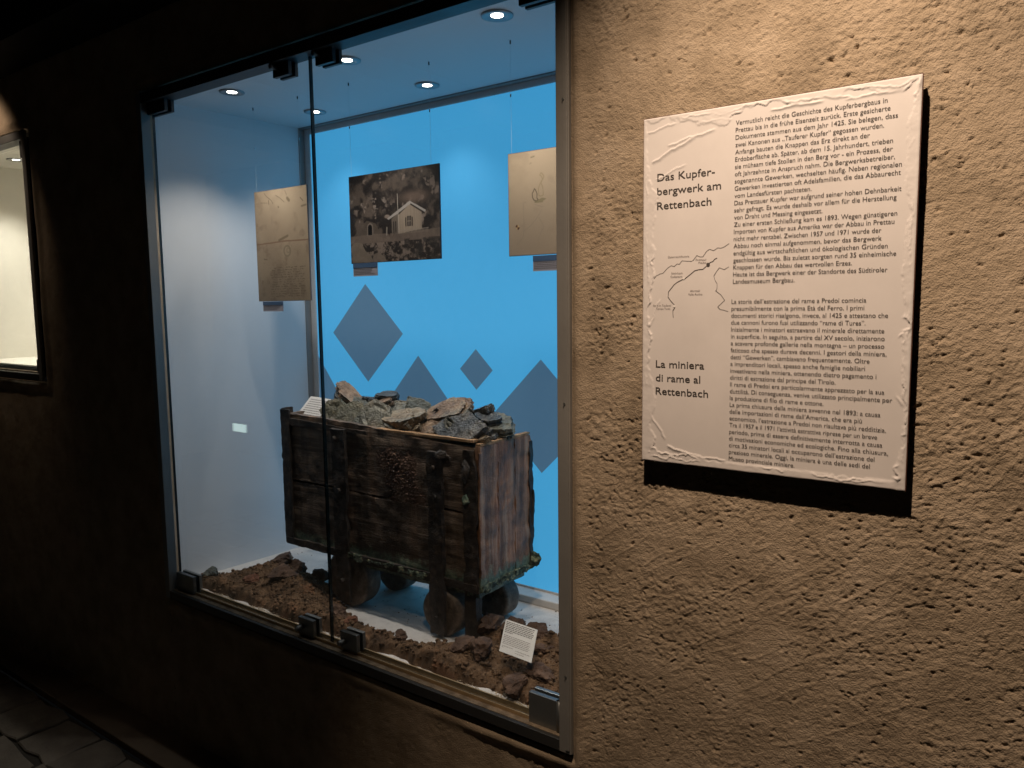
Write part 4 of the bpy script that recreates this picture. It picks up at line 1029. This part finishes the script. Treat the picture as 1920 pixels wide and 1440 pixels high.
# trowel strokes, upper left and bottom
def trowel(x0, z0, x1, z1, w, a, sd):
    ux, uz = x1 - x0, z1 - z0; L = math.hypot(ux, uz); ux /= L; uz /= L
    s = (X - x0) * ux + (Z - z0) * uz; t = -(X - x0) * uz + (Z - z0) * ux
    t = t + (fbm(s * 40, t * 0, sd, 3) - .5) * .008
    on = sstep(0, .008, s) * sstep(L, L - .012, s)
    return on * (np.where(t < 0, sstep(-w, 0, t) ** 3, sstep(.0012, 0, t))) * a
for (x0_, z0_, x1_, z1_, w_, a_) in ((-.700, 1.935, -.600, 1.978, .012, .0022), (-.665, 1.965, -.560, 1.985, .010, .0018), (-.690, 1.900, -.620, 1.925, .008, .0012), (-.712, 1.995, -.64, 2.008, .008, .0014),
                                     (-.600, 2.003, -.47, 1.994, .010, .0018), (-.46, 2.004, -.36, 2.006, .010, .0024), (-.37, 2.016, -.30, 1.998, .006, .0020), (-.33, 2.002, -.24, 2.003, .008, .0022),
                                     (-.66, 1.352, -.58, 1.327, .012, .0026), (-.60, 1.335, -.50, 1.330, .010, .0020), (-.45, 1.332, -.36, 1.330, .006, .0018), (-.36, 1.333, -.25, 1.335, .008, .0020), (-.700, 1.42, -.66, 1.36, .008, .0018),
                                     (-.225, 1.90, -.212, 1.93, .006, .0022), (-.235, 1.50, -.214, 1.46, .007, .0020), (-.232, 1.58, -.215, 1.60, .006, .0022), (-.70, 1.60, -.675, 1.66, .006, .0014), (-.705, 1.80, -.69, 1.72, .006, .0016)):
    h = np.maximum(h, trowel(x0_, z0_, x1_, z1_, w_, a_, 5))
tz = sstep(-.536, -.530, X) * sstep(-.222, -.230, X) * sstep(1.326, 1.332, Z) * sstep(2.004, 1.998, Z)
h = h * (1 - tz)
h = h * sstep(0, .0015, np.minimum(np.minimum(dl, dr), np.minimum(db, dt)))
me = grid_mesh('plaster_face', X - ox, PY - h, Z - oz); link('plaster_face', me, M_panel, panel)

# lettering
def text_mesh(s, x, z, size, width=None, y=PY - .0009, align='LEFT', bold=0):
    cu = bpy.data.curves.new('t', 'FONT'); cu.body = s; cu.size = size; cu.resolution_u = 3; cu.align_x = align; cu.offset = bold
    o = bpy.data.objects.new('t', cu); COL.objects.link(o)
    me = bpy.data.meshes.new_from_object(o)
    bpy.data.objects.remove(o); bpy.data.curves.remove(cu)
    co = np.zeros(len(me.vertices) * 3, np.float32); me.vertices.foreach_get('co', co); co = co.reshape(-1, 3)
    k = width / (co[:, 0].max() - co[:, 0].min()) if width else 1
    v = [(x - ox + (p[0] - (co[:, 0].min() if align == 'LEFT' else 0)) * k, y, z - oz + p[1]) for p in co]
    f = [tuple(p.vertices[:]) for p in me.polygons]; bpy.data.meshes.remove(me)
    return v, f
def text_block(name, items, mat):
    mb = MB()
    for it in items: mb.add(*text_mesh(*it[0], **it[1]))
    return mb.build(name, mat, panel)
DE = ["Vermutlich reicht die Geschichte des Kupferbergbaus in", "Prettau bis in die frühe Eisenzeit zurück. Erste gesicherte", "Dokumente stammen aus dem Jahr 1425. Sie belegen, dass",
 "zwei Kanonen aus „Tauferer Kupfer“ gegossen wurden.", "Anfangs bauten die Knappen das Erz direkt an der", "Erdoberfläche ab. Später, ab dem 15. Jahrhundert, trieben",
 "sie mühsam tiefe Stollen in den Berg vor - ein Prozess, der", "oft Jahrzehnte in Anspruch nahm. Die Bergwerksbetreiber,", "sogenannte Gewerken, wechselten häufig. Neben regionalen",
 "Gewerken investierten oft Adelsfamilien, die das Abbaurecht", "vom Landesfürsten pachteten.", "Das Prettauer Kupfer war aufgrund seiner hohen Dehnbarkeit",
 "sehr gefragt. Es wurde deshalb vor allem für die Herstellung", "von Draht und Messing eingesetzt.", "Zu einer ersten Schließung kam es 1893. Wegen günstigeren",
 "Importen von Kupfer aus Amerika war der Abbau in Prettau", "nicht mehr rentabel. Zwischen 1957 und 1971 wurde der", "Abbau noch einmal aufgenommen, bevor das Bergwerk",
 "endgültig aus wirtschaftlichen und ökologischen Gründen", "geschlossen wurde. Bis zuletzt sorgten rund 35 einheimische", "Knappen für den Abbau des wertvollen Erzes.",
 "Heute ist das Bergwerk einer der Standorte des Südtiroler", "Landesmuseum Bergbau."]
DW = [0.264, 0.269, 0.281, 0.26, 0.238, 0.275, 0.275, 0.279, 0.29, 0.289, 0.143, 0.291, 0.284, 0.163, 0.286, 0.282, 0.262, 0.263, 0.273, 0.287, 0.216, 0.274, 0.117]
IT = ["La storia dell’estrazione del rame a Predoi comincia", "presumibilmente con la prima Età del Ferro. I primi", "documenti storici risalgono, invece, al 1425 e attestano che",
 "due cannoni furono fusi utilizzando “rame di Tures”.", "Inizialmente i minatori estraevano il minerale direttamente", "in superficie. In seguito, a partire dal XV secolo, iniziarono",
 "a scavare profonde gallerie nella montagna – un processo", "faticoso che spesso durava decenni. I gestori della miniera,", "detti “Gewerken”, cambiavano frequentemente. Oltre",
 "a imprenditori locali, spesso anche famiglie nobiliari", "investivano nella miniera, ottenendo dietro pagamento i", "diritti di estrazione dal principe del Tirolo.",
 "Il rame di Predoi era particolarmente apprezzato per la sua", "duttilità. Di conseguenza, veniva utilizzato principalmente per", "la produzione di filo di rame e ottone.",
 "La prima chiusura della miniera avvenne nel 1893: a causa", "delle importazioni di rame dall’America, che era più", "economico, l’estrazione a Predoi non risultava più redditizia.",
 "Tra il 1957 e il 1971 l’attività estrattiva riprese per un breve", "periodo, prima di essere definitivamente interrotta a causa", "di motivazioni economiche ed ecologiche. Fino alla chiusura,",
 "circa 35 minatori locali si occuparono dell’estrazione del", "prezioso minerale. Oggi, la miniera è una delle sedi del", "Museo provinciale miniere."]
IW = [0.244, 0.241, 0.28, 0.244, 0.275, 0.276, 0.276, 0.28, 0.253, 0.246, 0.265, 0.197, 0.279, 0.292, 0.177, 0.274, 0.244, 0.284, 0.27, 0.279, 0.289, 0.267, 0.26, 0.128]
BS = .0121
text_block('body_text', [((s, -.523, 1.986 - i * (.301 / 22), BS, DW[i]), {'bold': .0}) for i, s in enumerate(DE)], M_ink)
text_block('body_text', [((s, -.525, 1.646 - i * (.312 / 23), BS, IW[i]), {'bold': .0}) for i, s in enumerate(IT)], M_ink)
HB = dict(bold=.00012)
text_block('heading_text', [(("Das Kupfer-", -.685, 1.897, .0215, .122), HB), (("bergwerk am", -.685, 1.869, .0215, .135), HB), (("Rettenbach", -.685, 1.840, .0215, .116), HB)], M_ink)
text_block('heading_text', [(("La miniera", -.685, 1.515, .0215, .106), HB), (("di rame al", -.685, 1.486, .0215, .098), HB), (("Rettenbach", -.685, 1.458, .0215, .115), HB)], M_ink)
MP = [("Österreich/Austria", -.660, 1.7405, .046), ("Prettau/", -.600, 1.7325, .022), ("Predoi", -.594, 1.7265, .016), ("Steinhaus", -.652, 1.7075, .024), ("Cadipietra", -.654, 1.7005, .026),
      ("Ahrntal/", -.611, 1.671, .021), ("Valle Aurina", -.615, 1.664, .030), ("Sand in Taufers/", -.692, 1.642, .040), ("Campo Tures", -.685, 1.6355, .031)]
text_block('map_text', [((s, x, z, .0056, w), {}) for s, x, z, w in MP], M_inkgrey)
def polyline(pts, w, y=PY - .0007):
    mb = MB()
    for (x0, z0), (x1, z1) in zip(pts[:-1], pts[1:]):
        L = math.hypot(x1 - x0, z1 - z0) + 1e-9; nx_, nz_ = -(z1 - z0) / L * w / 2, (x1 - x0) / L * w / 2; ex, ez = (x1 - x0) / L * w * .3, (z1 - z0) / L * w * .3
        mb.add([(x0 - ex + nx_ - ox, y, z0 - ez + nz_ - oz), (x1 + ex + nx_ - ox, y, z1 + ez + nz_ - oz), (x1 + ex - nx_ - ox, y, z1 + ez - nz_ - oz), (x0 - ex - nx_ - ox, y, z0 - ez - nz_ - oz)], [(0, 1, 2, 3)])
        y -= 1e-6
    return mb
map1 = [(-0.699, 1.695), (-0.694, 1.699), (-0.691, 1.699), (-0.685, 1.706), (-0.681, 1.707), (-0.678, 1.709), (-0.671, 1.71), (-0.661, 1.72), (-0.653, 1.725), (-0.646, 1.723), (-0.64, 1.728), (-0.635, 1.727), (-0.629, 1.734), (-0.622, 1.733), (-0.609, 1.732), (-0.605, 1.734), (-0.598, 1.743), (-0.591, 1.74), (-0.585, 1.74), (-0.578, 1.75), (-0.572, 1.754), (-0.563, 1.751), (-0.555, 1.756), (-0.548, 1.755), (-0.542, 1.757), (-0.532, 1.763)]
map2 = [(-0.556, 1.736), (-0.561, 1.734), (-0.564, 1.73), (-0.57, 1.728), (-0.574, 1.724), (-0.579, 1.72), (-0.585, 1.715), (-0.592, 1.715), (-0.602, 1.713), (-0.611, 1.706), (-0.622, 1.698), (-0.628, 1.696), (-0.639, 1.691), (-0.646, 1.686), (-0.658, 1.672), (-0.659, 1.661), (-0.652, 1.652), (-0.645, 1.645), (-0.644, 1.639), (-0.648, 1.633), (-0.648, 1.628), (-0.647, 1.619)]
map3 = [(-0.532, 1.718), (-0.541, 1.713), (-0.551, 1.717), (-0.557, 1.709), (-0.562, 1.701), (-0.559, 1.692), (-0.555, 1.686), (-0.555, 1.677), (-0.556, 1.673), (-0.558, 1.672), (-0.547, 1.664), (-0.539, 1.653), (-0.553, 1.64), (-0.548, 1.635), (-0.542, 1.634), (-0.532, 1.631)]
polyline(map1, .00075).build('map_line', M_ink, panel); polyline(map2, .0012).build('map_line', M_ink, panel); polyline(map3, .00075).build('map_line', M_ink, panel)
MB().tube((-.574 - ox, PY - .0004, 1.724 - oz), (-.574 - ox, PY - .0012, 1.724 - oz), .0036, 20).build('map_dot', M_ink, panel)
for (x, z) in ((-.645, 1.642), (-.625, 1.698)):
    MB().tube((x - ox, PY - .0004, z - oz), (x - ox, PY - .0011, z - oz), .0022, 16).build('map_dot', M_card, panel)

# ================================================================ things behind the viewer, seen in the glass or shaping the light
def fixture(loc, target, label):
    r = empty('ceiling_spotlight', loc); tag(r, label, 'spotlight', 'ceiling spotlights over the walkway')
    d = (Vector(target) - Vector(loc)).normalized()
    MB().tube(-d * .13, -d * .035, .035, 24).build('housing', M_clampdark, r)
    MB().tube((0, 0, HC - loc[2] - .002), tuple(-d * .10), .006, 8).build('stem', M_clampdark, r)
fixture((-0.42, -0.94, 3.00), (-0.34, 0, 1.55), 'black ceiling spotlight lighting the text panel wall')
fixture((-4.08, -0.36, 2.60), (-4.08, 0, 2.33), 'black ceiling spotlight over the far cream display case')
fixture((-3.0, -1.15, 2.60), (-3.0, -.95, 0), 'unseen black spotlight added to brighten the walkway floor')  # housing for the added walkway fill
sg = empty('emergency_light', (-7.50, -3.58, .291)); tag(sg, 'small lit emergency light box low on the opposite wall, mirrored in the glass', 'light box')
MB().box(-.135, .135, -.02, .03, -.055, .055).build('housing', M_clampdark, sg)
MB().box(-.125, .125, .0302, .034, -.045, .045).build('diffuser', simple('emergency_diffuser', (.8, .8, .8), .4, emit=(.75, 1.0, .9), es=3.0), sg)
